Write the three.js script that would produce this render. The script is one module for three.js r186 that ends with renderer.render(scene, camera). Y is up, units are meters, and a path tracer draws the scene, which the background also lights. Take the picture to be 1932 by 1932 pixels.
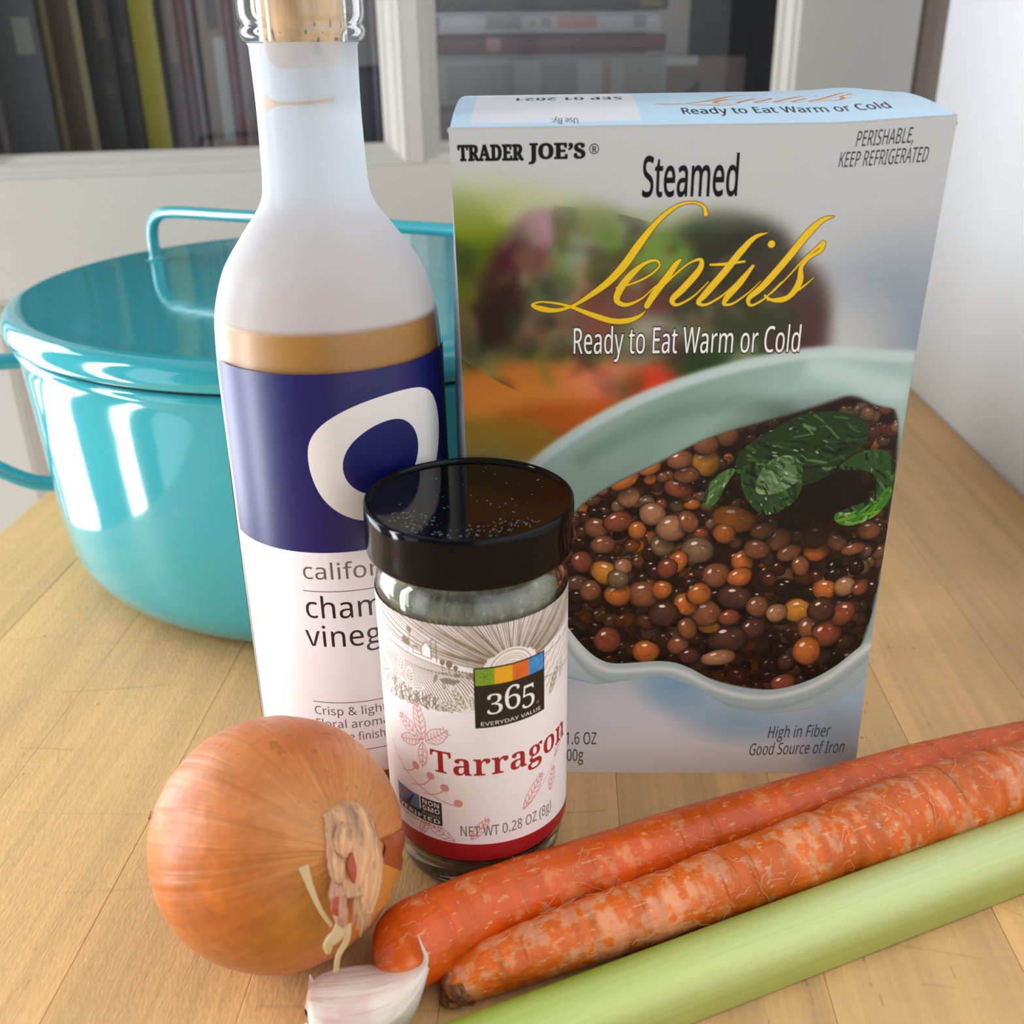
import * as THREE from 'three';
import { RectAreaLightUniformsLib } from 'three/addons/lights/RectAreaLightUniformsLib.js';
import { RoundedBoxGeometry } from 'three/addons/geometries/RoundedBoxGeometry.js';
import { mergeGeometries, mergeVertices, toCreasedNormals } from 'three/addons/utils/BufferGeometryUtils.js';

// ---------------------------------------------------------------- camera, sky, lights, exposure
const T = 0.9;                                   // height of the table top above the floor
const scene = new THREE.Scene();
const camera = new THREE.PerspectiveCamera(53.85, 1, 0.01, 50);
camera.position.set(0, T + 0.2, 0);
camera.quaternion.setFromRotationMatrix(new THREE.Matrix4().makeBasis(
  new THREE.Vector3(0.99889, -0.01392, -0.04493), new THREE.Vector3(-0.00593, 0.91027, -0.41397), new THREE.Vector3(0.04667, 0.41378, 0.90918)));
camera.focus = 0.27;
camera.userData.fStop = 15;
const renderer = new THREE.WebGLRenderer({ antialias: true });
renderer.toneMapping = THREE.LinearToneMapping;
renderer.toneMappingExposure = 0.85;
renderer.shadowMap.enabled = true;
renderer.outputColorSpace = THREE.SRGBColorSpace;
scene.background = new THREE.Color(0.9, 0.97, 1.08);
RectAreaLightUniformsLib.init();
function windowLight(name, x, y, z, w, h, power, tx, ty, tz, color) {
  const l = new THREE.RectAreaLight(color, power, w, h);
  l.name = name; l.position.set(x, y, z); l.lookAt(tx, ty, tz); l.castShadow = true;
  scene.add(l);
}
const DAY = new THREE.Color(0.95, 0.985, 1.05);
// three tall openings of the left wall: a wide one towards the back, a narrow bright one, a wide one beside the camera
const OPEN = [[-1.15, -0.50, 9.0], [-0.08, 0.11, 40.0], [0.34, 0.92, 1.5]], WY0 = 0.12, WY1 = T + 0.95, XL = -1.3;
for (const [z0, z1, power] of OPEN) windowLight('window_daylight', XL + 0.012, (WY0 + WY1) / 2, (z0 + z1) / 2, z1 - z0 - 0.03, WY1 - WY0 - 0.04, power, 0, (WY0 + WY1) / 2, (z0 + z1) / 2, DAY);

// ---------------------------------------------------------------- helpers
const V = (x, y, z) => new THREE.Vector3(x, y, z);
let seed = 7;
const rnd = () => { seed = (seed + 0x6d2b79f5) | 0; let t = Math.imul(seed ^ (seed >>> 15), 1 | seed); t = (t + Math.imul(t ^ (t >>> 7), 61 | t)) ^ t; return ((t ^ (t >>> 14)) >>> 0) / 4294967296; };
const rr = (a, b) => a + (b - a) * rnd();
const clamp = (x, a = 0, b = 1) => Math.min(b, Math.max(a, x));
const lerp = (a, b, t) => a + (b - a) * t;
const smooth = (a, b, x) => { const t = clamp((x - a) / (b - a)); return t * t * (3 - 2 * t); };
const LAT = new Float32Array(65536); for (let i = 0; i < 65536; i++) LAT[i] = rnd();
function vnoise(x, y, px = 256, py = 256) {       // periodic value noise 0..1
  const ix = Math.floor(x), iy = Math.floor(y), fx = x - ix, fy = y - iy, sx = fx * fx * (3 - 2 * fx), sy = fy * fy * (3 - 2 * fy);
  const x0 = ((ix % px) + px) % px, x1 = (x0 + 1) % px, y0 = (((iy % py) + py) % py) * 256, y1 = ((((iy + 1) % py) + py) % py) * 256;
  const a = LAT[(y0 + x0) & 65535], b = LAT[(y0 + x1) & 65535], c = LAT[(y1 + x0) & 65535], d = LAT[(y1 + x1) & 65535];
  return lerp(lerp(a, b, sx), lerp(c, d, sx), sy);
}
function fbm(x, y, oct, px, py) { let s = 0, a = 0.5, n = 0; for (let i = 0; i < oct; i++) { s += a * vnoise(x + i * 17.3, y + i * 9.1, px ? px << i : 256, py ? py << i : 256); n += a; a *= 0.5; x *= 2; y *= 2; } return s / n; }
function dataTex(w, h, fn, srgb = true) {
  const d = new Uint8Array(w * h * 4);
  for (let y = 0; y < h; y++) for (let x = 0; x < w; x++) {
    const c = fn((x + 0.5) / w, (y + 0.5) / h), o = (y * w + x) * 4;
    d[o] = clamp(c[0], 0, 255); d[o + 1] = clamp(c[1], 0, 255); d[o + 2] = clamp(c[2], 0, 255); d[o + 3] = 255;
  }
  const t = new THREE.DataTexture(d, w, h, THREE.RGBAFormat);
  t.wrapS = t.wrapT = THREE.RepeatWrapping; t.magFilter = t.minFilter = THREE.LinearFilter;
  if (srgb) t.colorSpace = THREE.SRGBColorSpace;
  t.needsUpdate = true;
  return t;
}
const grey = (v) => [v, v, v];
function canvasTex(w, h, draw, srgb = true) {
  const c = document.createElement('canvas'); c.width = w; c.height = h;
  draw(c.getContext('2d'), w, h);
  const t = new THREE.CanvasTexture(c);
  if (srgb) t.colorSpace = THREE.SRGBColorSpace;
  t.wrapS = t.wrapT = THREE.ClampToEdgeWrapping;
  return t;
}
// text fitted to a width and a capital height, from its left end on the baseline
function fitText(g, str, x, y, w, cap, font, color, o = {}) {
  g.save();
  g.font = `${o.weight || ''} 100px ${font}`.trim();
  g.textBaseline = 'alphabetic'; g.textAlign = 'left';
  const m = g.measureText(str).width, sy = cap / (o.capRatio || 71.5), sx = w / m;
  g.translate(x, y); if (o.rot) g.rotate(o.rot); if (o.skew) g.transform(1, 0, -o.skew, 1, 0, 0); g.scale(sx, sy);
  if (o.stroke) { g.lineWidth = o.strokeW / Math.sqrt(sx * sy); g.lineJoin = 'round'; g.strokeStyle = o.stroke; g.strokeText(str, 0, 0); }
  g.fillStyle = color; g.fillText(str, 0, 0);
  g.restore();
}
const M = (o) => new THREE.MeshPhysicalMaterial(o);
const rgb = (r, g, b) => new THREE.Color().setRGB(r, g, b);
const used = {};
function numbered(n) { const k = (used[n] = (used[n] ?? -1) + 1); return k ? `${n}_${String(k).padStart(3, '0')}` : n; }
function tag(o, label, category, group) { o.userData.label = label; o.userData.category = category; if (group) o.userData.group = group; return o; }
function thing(name, label, category, pos = [0, 0, 0], group) { const o = new THREE.Group(); o.name = numbered(name); o.position.set(...pos); scene.add(o); return tag(o, label, category, group); }
function struct(name) { const o = new THREE.Group(); o.name = name; o.userData.kind = 'structure'; scene.add(o); return o; }
function part(name, geo, mat, parent, pos) { const m = new THREE.Mesh(geo, mat); m.name = name; if (pos) m.position.set(...pos); parent.add(m); return m; }
function merge(list) { return mergeGeometries(list.map((g) => { const h = g.index ? g.toNonIndexed() : g; for (const k of Object.keys(h.attributes)) if (!['position', 'normal', 'uv'].includes(k)) h.deleteAttribute(k); return h; })); }
function box(x0, x1, y0, y1, z0, z1, r = 0) {
  const g = r ? new RoundedBoxGeometry(x1 - x0, y1 - y0, z1 - z0, 2, r) : new THREE.BoxGeometry(x1 - x0, y1 - y0, z1 - z0);
  return g.translate((x0 + x1) / 2, (y0 + y1) / 2, (z0 + z1) / 2);
}
// grid surface from f(u, v) -> Vector3
function gridGeo(nu, nv, f, uvf) {
  const p = [], uv = [], ix = [];
  for (let j = 0; j <= nv; j++) for (let i = 0; i <= nu; i++) { const q = f(i / nu, j / nv); p.push(q.x, q.y, q.z); const t = uvf ? uvf(i / nu, j / nv) : [i / nu, j / nv]; uv.push(t[0], t[1]); }
  for (let j = 0; j < nv; j++) for (let i = 0; i < nu; i++) { const a = j * (nu + 1) + i, b = a + 1, c = a + nu + 1, d = c + 1; ix.push(a, b, d, a, d, c); }
  const g = new THREE.BufferGeometry();
  g.setAttribute('position', new THREE.Float32BufferAttribute(p, 3)); g.setAttribute('uv', new THREE.Float32BufferAttribute(uv, 2)); g.setIndex(ix); g.computeVertexNormals();
  return g;
}
function seamNormals(g, nu, nv) {                 // averages the normals of the first and last column of a closed grid
  const n = g.attributes.normal;
  for (let j = 0; j <= nv; j++) { const a = j * (nu + 1), b = a + nu, v = V(n.getX(a) + n.getX(b), n.getY(a) + n.getY(b), n.getZ(a) + n.getZ(b)).normalize(); n.setXYZ(a, v.x, v.y, v.z); n.setXYZ(b, v.x, v.y, v.z); }
  return g;
}
// sweep of a section along points; rad(t, ang) -> [side, up] radii; hint = up direction
function sweep(pts, nseg, nring, rad, hint = V(0, 1, 0), o = {}) {
  const c = new THREE.CatmullRomCurve3(pts, false, 'centripetal'), len = c.getLength();
  const P = [], uv = [], ix = [];
  for (let j = 0; j <= nseg; j++) {
    const t = j / nseg, p = c.getPointAt(t), tan = c.getTangentAt(t);
    const s = V().crossVectors(hint, tan).normalize(), u = V().crossVectors(tan, s).normalize();
    for (let i = 0; i <= nring; i++) {
      const a = (i / nring) * Math.PI * 2, [rs, ru] = rad(t, a);
      const q = p.clone().addScaledVector(s, Math.cos(a) * rs).addScaledVector(u, Math.sin(a) * ru);
      P.push(q.x, q.y, q.z); uv.push(i / nring, o.uvLen ? t * len : t);
    }
  }
  for (let j = 0; j < nseg; j++) for (let i = 0; i < nring; i++) { const a = j * (nring + 1) + i, b = a + 1, d = a + nring + 1, e = d + 1; ix.push(a, d, b, b, d, e); }
  const n0 = P.length / 3;
  for (const [t, j, flip] of [[0, 0, 0], [1, nseg, 1]]) {
    const q = c.getPointAt(t), k = P.length / 3; P.push(q.x, q.y, q.z); uv.push(0.5, t * (o.uvLen ? len : 1));
    for (let i = 0; i < nring; i++) { const a = j * (nring + 1) + i; flip ? ix.push(a, k, a + 1) : ix.push(a, a + 1, k); }
  }
  const g = new THREE.BufferGeometry();
  g.setAttribute('position', new THREE.Float32BufferAttribute(P, 3)); g.setAttribute('uv', new THREE.Float32BufferAttribute(uv, 2)); g.setIndex(ix); g.computeVertexNormals();
  return seamNormals(g, nring, nseg);
}
const tube = (pts, r, nseg = 40, nring = 12, hint) => sweep(pts, nseg, nring, () => [r, r], hint);
function lathe(profile, seg = 96) {               // profile [r, y] list, smooth where close
  const g = new THREE.LatheGeometry(profile.map(([r, y]) => new THREE.Vector2(Math.max(r, 1e-5), y)), seg);
  return g;
}
// round the corners of a profile polyline
function spline(pts, n = 60) { const c = new THREE.CatmullRomCurve3(pts.map(([r, y]) => V(r, y, 0)), false, 'centripetal'); return c.getSpacedPoints(n).map((p) => [Math.max(0, p.x), p.y]); }
// piece of a lathe between two angles, angle 0 faces +z and grows to +x; u runs with the angle, v upwards
function wrapLabel(rOf, h0, h1, a0, a1, nu = 90, nv = 12, corner = 0) {
  return gridGeo(nu, nv, (u, v) => { const a = lerp(a0, a1, u), h = lerp(h0, h1, v), r = rOf(h); return V(Math.sin(a) * r, h, Math.cos(a) * r); });
}
const DEG = Math.PI / 180;

// ---------------------------------------------------------------- room
const mWall = M({ color: rgb(0.93, 0.945, 0.96), roughness: 0.45 });
{
  const t = dataTex(512, 512, (u, v) => grey(128 + 60 * (fbm(u * 16, v * 6, 4, 16, 6) - 0.5) + 40 * (fbm(u * 64, v * 8, 2, 64, 8) - 0.5)), false);
  t.repeat.set(3, 3); mWall.bumpMap = t; mWall.bumpScale = 0.0006;
}
const mCeil = M({ color: rgb(0.42, 0.41, 0.39), roughness: 0.9 });
const mDim = M({ color: rgb(0.22, 0.2, 0.18), roughness: 0.8 });
const mFloor = M({ color: rgb(0.17, 0.12, 0.08), roughness: 0.6 });
const mPaint = M({ color: rgb(0.56, 0.525, 0.465), roughness: 0.35 });
{
  const t = dataTex(512, 512, (u, v) => grey(128 + 70 * (fbm(u * 4, v * 40, 4, 4, 40) - 0.5)), false);
  t.repeat.set(2, 2); mPaint.bumpMap = t; mPaint.bumpScale = 0.0004;
}
const XR = 0.2268, ZE = -0.671, ZF = 1.7;
function room(name, ...g) { const m = new THREE.Mesh(g.length > 1 ? merge(g) : g[0], name === 'floor' ? mFloor : name === 'ceiling' ? mCeil : name === 'wall_front' || name === 'wall_rear' || name === 'wall_left' ? mDim : mWall); m.name = name; m.userData.kind = 'structure'; scene.add(m); return m; }
room('floor', box(-1.5, 1.3, -0.1, 0, -1.6, ZF + 0.2));
room('ceiling', box(-1.5, 1.3, 2.4, 2.5, -1.6, ZF + 0.2));
{ // the white wall beside the table; its free end is slightly uneven plaster
  const w = 0.13;
  const g = gridGeo(1, 160, (u, v) => { const y = v * 2.4, k = 0.0012 * (fbm(y * 40, 3, 3) - 0.5); return V(XR + u * w, y, ZE + k); });
  const side = gridGeo(1, 160, (u, v) => { const y = v * 2.4, k = 0.0012 * (fbm(y * 40, 3, 3) - 0.5); return V(XR, y, lerp(ZF, ZE + k, u)); }, (u, v) => [u * 2.4, v * 2.4]);
  const back = gridGeo(1, 1, (u, v) => V(XR + w, v * 2.4, lerp(ZE, ZF, u)));
  // outside faces point away from the plaster
  const flip = (q) => { const a = q.index.array; for (let i = 0; i < a.length; i += 3) { const s = a[i]; a[i] = a[i + 1]; a[i + 1] = s; } q.computeVertexNormals(); return q; };
  room('wall_right', flip(g), flip(side), flip(back));
}
room('wall_front', box(-1.5, 1.3, 0, 2.4, ZF, ZF + 0.12));
room('wall_rear', box(-1.5, 1.3, 0, 2.4, -1.6, -1.48));
// left wall with three window openings
{
  const g = [box(XL - 0.12, XL, 0, WY0, -1.6, ZF), box(XL - 0.12, XL, WY1, 2.4, -1.6, ZF)], zs = [-1.6, ...OPEN.flatMap(([a, b]) => [a, b]), ZF];
  for (let i = 0; i < zs.length; i += 2) g.push(box(XL - 0.12, XL, WY0, WY1, zs[i], zs[i + 1]));
  room('wall_left', ...g);
  const gl = M({ color: rgb(1, 1, 1), roughness: 0, transmission: 1, thickness: 0 }), f = 0.015;
  OPEN.forEach(([a, b], k) => {
    const w = struct('window_' + (k + 1));
    part('window_frame', merge([box(XL - 0.08, XL - 0.03, WY0, WY0 + f, a, b), box(XL - 0.08, XL - 0.03, WY1 - f, WY1, a, b), box(XL - 0.08, XL - 0.03, WY0, WY1, a, a + f), box(XL - 0.08, XL - 0.03, WY0, WY1, b - f, b)]), mWall, w);
    part('window_pane', box(XL - 0.058, XL - 0.054, WY0 + f, WY1 - f, a + f, b - f), gl, w);
    part('window_sill', box(XL - 0.02, XL + 0.05, WY0 - 0.03, WY0, a - 0.03, b + 0.03, 0.005), mWall, w);
  });
}

// everything on the back wall is laid out in its own frame: s to the right, y up, d out of the wall; the wall is turned 16 degrees to the table
const back = (name) => { const o = struct(name); o.position.set(0, 0, -0.75); o.rotation.y = 16 * DEG; return o; };
{
  const w = back('wall_back');
  part('plaster', merge([box(-0.53, -0.50, 0, 2.4, -0.8, -0.005), box(0.335, 1.3, 0, 2.4, -0.12, -0.005), box(-0.50, 0.335, 2.06, 2.4, -0.12, -0.005)]), mWall, w);
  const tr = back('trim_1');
  const mTrim = M({ color: rgb(0.27, 0.2, 0.155), roughness: 0.5 });  // brownish trim, its colour also darkened for the shade in the corner
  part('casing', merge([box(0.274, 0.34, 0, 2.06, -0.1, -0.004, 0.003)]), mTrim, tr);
}
// glazed cupboard door: frame, moulded lites, panes, lower panel
{
  const d = back('door_1');
  const th = 0.035, S0 = -0.475, S1 = 0.270, MU0 = -0.122, MU1 = -0.083, LL = -0.372, LR = 0.163, Y0 = T + 0.131, mw = 0.0135;
  const rows = [[T + 0.146, T + 0.50], [T + 0.54, T + 0.90]];
  part('stile', box(S0, LL - mw, 0.1, 2.05, -th, 0, 0.0012), mPaint, d);
  part('stile', box(LR + mw, S1, 0.1, 2.05, -th, 0, 0.0012), mPaint, d);
  part('rail', box(LL - mw, LR + mw, T + 0.056, rows[0][0] - mw, -th, 0, 0.001), mPaint, d);
  part('rail', box(LL - mw, LR + mw, 0.1, 0.26, -th, 0, 0.001), mPaint, d);
  part('rail', box(LL - mw, LR + mw, rows[1][1] + mw, 2.05, -th, 0, 0.001), mPaint, d);
  part('muntin', box(LL - mw, LR + mw, rows[0][1] + mw, rows[1][0] - mw, -th, 0, 0.001), mPaint, d);
  part('muntin', box(MU0 + mw, MU1 - mw, rows[0][0] - mw, rows[1][1] + mw, -th, 0, 0.001), mPaint, d);
  part('panel', box(LL - mw - 0.005, LR + mw + 0.005, 0.25, T + 0.07, -th + 0.006, -th + 0.016), mPaint, d);
  const prof = [[0, 0], [0.002, -0.0003], [0.0035, -0.0025], [0.006, -0.0035], [0.0095, -0.0085], [0.0115, -0.009], [0.0135, -0.0135]];   // inwards from the frame, and back
  const mould = (s0, s1, y0, y1) => {                        // s0..y1: the opening of the glass
    const L = [];
    const cs = [[s0, y0], [s1, y0], [s1, y1], [s0, y1]], dir = [[-1, -1], [1, -1], [1, 1], [-1, 1]];
    for (let k = 0; k < 4; k++) {
      const a = cs[k], b = cs[(k + 1) % 4], da = dir[k], db = dir[(k + 1) % 4];
      L.push(toCreasedNormals(gridGeo(1, prof.length - 1, (u, v) => { const [i, z] = prof[Math.round(v * (prof.length - 1))], e = mw - i; return V(lerp(a[0] + da[0] * e, b[0] + db[0] * e, u), lerp(a[1] + da[1] * e, b[1] + db[1] * e, u), z); }), 0.5));
    }
    return merge(L);
  };
  const pane = M({ color: rgb(0.97, 0.98, 0.98), roughness: 0, transmission: 1, thickness: 0, ior: 1.62 });
  for (const [a, b] of [[LL, MU0], [MU1, LR]]) for (const [y0, y1] of rows) {
    part('moulding', mould(a, b, y0, y1), mPaint, d);
    part('glass_pane', gridGeo(1, 1, (u, v) => V(lerp(a - 0.004, b + 0.004, u), lerp(y0 - 0.004, y1 + 0.004, v), -0.0136)), pane, d);
  }
  part('moulding', mould(LL, LR, 0.26 + mw, T + 0.056 - mw), mPaint, d);
}
// bookcase behind the glass
const SH = T + 0.128;                                         // shelf the books stand on
{
  const b = back('bookcase'); b.userData.kind = undefined; delete b.userData.kind;
  tag(b, 'dark wooden bookcase behind the glass door, holding the books', 'bookcase');
  const m = M({ color: rgb(0.035, 0.028, 0.024), roughness: 0.6 });
  part('back_panel', box(-0.48, 0.32, 0.02, 2.05, -0.34, -0.325), m, b);
  part('side_panel', box(-0.50, -0.48, 0.0, 2.05, -0.34, -0.04), m, b);
  part('side_panel', box(0.30, 0.32, 0.0, 2.05, -0.34, -0.04), m, b);
  for (const y of [0.1, 0.55, SH, T + 0.56, 2.05]) part('shelf', box(-0.48, 0.30, y - 0.018, y, -0.325, -0.042), m, b);
}
function place(o, s, y, dd) { const a = 16 * DEG; o.position.set(s * Math.cos(a) + dd * Math.sin(a), y, -0.75 - s * Math.sin(a) + dd * Math.cos(a)); o.rotation.y = a; return o; }
const mPages = M({ color: rgb(0.62, 0.56, 0.45), roughness: 0.9 });
const cloth = (c, r = 0.55) => M({ color: rgb(c[0] * 0.55, c[1] * 0.55, c[2] * 0.55), roughness: r });
// one upright book: s range, height, spine colour, label, extras
function book(px0, px1, h, c, label, extra) {
  const s0 = -0.3565 + 0.0003405 * px0, s1 = -0.3565 + 0.0003405 * px1, w = s1 - s0 - 0.0006;
  const b = place(thing('book', label, 'book', [0, 0, 0], 'upright books behind the left pane'), (s0 + s1) / 2, SH, -0.055);
  const g = [];
  const n = 8;                                               // rounded spine
  const spine = gridGeo(n, 1, (u, v) => V((u - 0.5) * w, v * h, -0.004 + 0.004 * Math.sqrt(Math.max(0, 1 - (2 * u - 1) ** 2 * 0.8))));
  g.push(spine, box(-w / 2, -w / 2 + 0.002, 0, h, -0.15, -0.002), box(w / 2 - 0.002, w / 2, 0, h, -0.15, -0.002));
  part('cover', merge(g), cloth(c), b);
  part('text_block', box(-w / 2 + 0.002, w / 2 - 0.002, 0.002, h - 0.002, -0.148, -0.006), mPages, b);
  for (const [name, x0, x1, y0, y1, cc] of extra || []) part(name, gridGeo(4, 1, (u, v) => { const uu = lerp(x0, x1, u); return V((uu - 0.5) * w, lerp(y0, y1, v), 0.0004 - 0.004 + 0.004 * Math.sqrt(Math.max(0, 1 - (2 * uu - 1) ** 2 * 0.8))); }), cloth(cc), b);
  return b;
}
book(-60, -34, 0.21, [0.16, 0.13, 0.11], 'taupe book partly cut off at the far left of the row');
book(-33, 57, 0.24, [0.10, 0.105, 0.11], 'wide dark grey book with a pale square on its spine', [['spine_label', 0.50, 0.86, 0.076, 0.098, [0.3, 0.31, 0.26]]]);
book(58, 78, 0.23, [0.16, 0.13, 0.04], 'narrow olive gold book beside the wide grey book');
book(79, 134, 0.235, [0.09, 0.05, 0.022], 'brown book with a pale gold stripe down its right edge', [['spine_stripe', 0.72, 0.98, 0.001, 0.234, [0.34, 0.28, 0.12]]]);
book(136, 188, 0.225, [0.012, 0.011, 0.010], 'black book with faint gold tooling on its spine', [['spine_band', 0.5, 0.8, 0.085, 0.115, [0.10, 0.07, 0.03]], ['spine_band', 0.5, 0.8, 0.05, 0.058, [0.08, 0.05, 0.03]]]);
book(189, 223, 0.22, [0.02, 0.018, 0.02], 'near-black book just left of the yellow book', [['spine_band', 0.3, 0.8, 0.07, 0.085, [0.07, 0.06, 0.06]]]);
book(224, 271, 0.24, [0.52, 0.44, 0.015], 'bright yellow book in the upright row');
book(285, 310, 0.22, [0.30, 0.2, 0.19], 'pale pink book to the right of the yellow book', [['spine_band', 0.1, 0.9, 0.001, 0.07, [0.16, 0.10, 0.12]]]);
book(311, 329, 0.215, [0.22, 0.05, 0.05], 'narrow dull red book between two pale ones', [['spine_band', 0.05, 0.95, 0.001, 0.06, [0.17, 0.09, 0.11]]]);
book(330, 343, 0.22, [0.3, 0.25, 0.28], 'very thin mauve book beside the dull red one');
book(351, 400, 0.225, [0.30, 0.22, 0.16], 'taupe book with dark lettering and a white lower spine', [['spine_band', 0.5, 0.98, 0.02, 0.085, [0.5, 0.53, 0.52]], ['spine_lettering', 0.35, 0.8, 0.09, 0.112, [0.1, 0.08, 0.07]]]);
book(401, 418, 0.22, [0.16, 0.04, 0.06], 'thin maroon book left of the bottle neck');
book(419, 452, 0.23, [0.2, 0.165, 0.18], 'grey mauve book right beside the bottle neck');
book(453, 500, 0.215, [0.14, 0.13, 0.15], 'grey book behind the left side of the bottle neck');
book(501, 560, 0.235, [0.08, 0.09, 0.11], 'slate grey book straight behind the bottle neck');
book(561, 620, 0.22, [0.16, 0.11, 0.08], 'brown book behind the right side of the bottle neck');
book(621, 686, 0.23, [0.12, 0.115, 0.13], 'ash grey book behind the bottle neck edge');
book(687, 708, 0.235, [0.13, 0.04, 0.07], 'maroon book showing between bottle neck and muntin', [['spine_band', 0, 1, 0.001, 0.08, [0.07, 0.07, 0.10]]]);
book(709, 735, 0.21, [0.06, 0.06, 0.09], 'dark blue book tucked behind the door muntin');
// lying books: s range, y range
function lying(s0, s1, y0, y1, c, label, extra, depth = 0.2) {
  const b = place(thing('book', label, 'book', [0, 0, 0], 'books lying in a stack behind the right pane'), (s0 + s1) / 2, T + y0, -0.055), w = s1 - s0, h = y1 - y0 - 0.0006;
  part('cover', merge([box(-w / 2, w / 2, 0, 0.002, -depth, 0, 0.0008), box(-w / 2, w / 2, h - 0.002, h, -depth, 0, 0.0008), gridGeo(1, 8, (u, v) => V((u - 0.5) * w, v * h, -0.003 + 0.003 * Math.sqrt(Math.max(0, 1 - (2 * v - 1) ** 2))))]), cloth(c), b);
  part('text_block', box(-w / 2 + 0.003, w / 2 - 0.003, 0.002, h - 0.002, -depth + 0.003, -0.004), mPages, b);
  for (const [name, x0, x1, v0, v1, cc] of extra || []) part(name, gridGeo(1, 4, (u, v) => { const q = lerp(v0, v1, v); return V(lerp(x0, x1, u) - (s0 + s1) / 2, q * h, -0.003 + 0.0004 + 0.003 * Math.sqrt(Math.max(0, 1 - (2 * q - 1) ** 2))); }), cloth(cc), b);
}
lying(-0.076, 0.10, 0.128, 0.1665, [0.055, 0.06, 0.075], 'thick slate blue book at the bottom of the lying stack');
lying(-0.075, 0.097, 0.1665, 0.1998, [0.30, 0.31, 0.29], 'thick pale grey book with picture patches on its spine', [
  ['spine_picture', -0.07, -0.02, 0.12, 0.82, [0.2, 0.19, 0.19]], ['spine_picture', 0.0, 0.028, 0.1, 0.85, [0.15, 0.17, 0.15]], ['spine_picture', 0.047, 0.054, 0.1, 0.85, [0.25, 0.17, 0.14]], ['spine_picture', 0.064, 0.094, 0.12, 0.85, [0.22, 0.23, 0.2]]]);
lying(-0.073, 0.096, 0.2, 0.2128, [0.09, 0.018, 0.02], 'dark maroon book lying between two pale books', [['spine_picture', -0.04, -0.03, 0.15, 0.85, [0.4, 0.2, 0.2]]]);
lying(-0.074, 0.0915, 0.2133, 0.2276, [0.52, 0.53, 0.55], 'white book with grey and red lettering, lying in the stack', [
  ['spine_lettering', -0.04, -0.014, 0.2, 0.78, [0.27, 0.29, 0.27]], ['spine_lettering', -0.008, -0.004, 0.35, 0.6, [0.3, 0.31, 0.3]], ['spine_lettering', 0, 0.008, 0.3, 0.7, [0.3, 0.31, 0.3]], ['spine_lettering', 0.012, 0.042, 0.2, 0.8, [0.48, 0.27, 0.23]], ['spine_lettering', 0.07, 0.08, 0.2, 0.8, [0.3, 0.28, 0.3]]]);
lying(-0.07, 0.097, 0.228, 0.252, [0.02, 0.025, 0.03], 'black book on top of the lying stack', [['spine_picture', 0.075, 0.092, 0.02, 0.3, [0.2, 0.16, 0.02]]]);
{
  const b = place(thing('cardboard_box', 'small brown cardboard box with white tape beside the lying books', 'box', [0, 0, 0]), 0.1325, SH, -0.065);
  part('carton', box(-0.034, 0.034, 0, 0.068, -0.12, 0, 0.001), cloth([0.25, 0.185, 0.15], 0.8), b);
  part('tape', box(-0.034, -0.006, 0.062, 0.0686, -0.1, 0.0005, 0.0004), cloth([0.6, 0.57, 0.55], 0.4), b);
  part('printed_mark', gridGeo(1, 1, (u, v) => V(-0.018 + u * 0.014, 0.034 + v * 0.018 * (0.4 + 0.6 * u), 0.0008)), cloth([0.01, 0.01, 0.01]), b);
  const p = place(thing('paper_sheet', 'stiff white card standing behind the cardboard box', 'paper', [0, 0, 0]), 0.1165, T + 0.1965, -0.10);
  part('sheet', box(-0.019, 0.016, 0, 0.1, -0.002, 0, 0.0005), cloth([0.72, 0.68, 0.62], 0.8), p);
}

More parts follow.
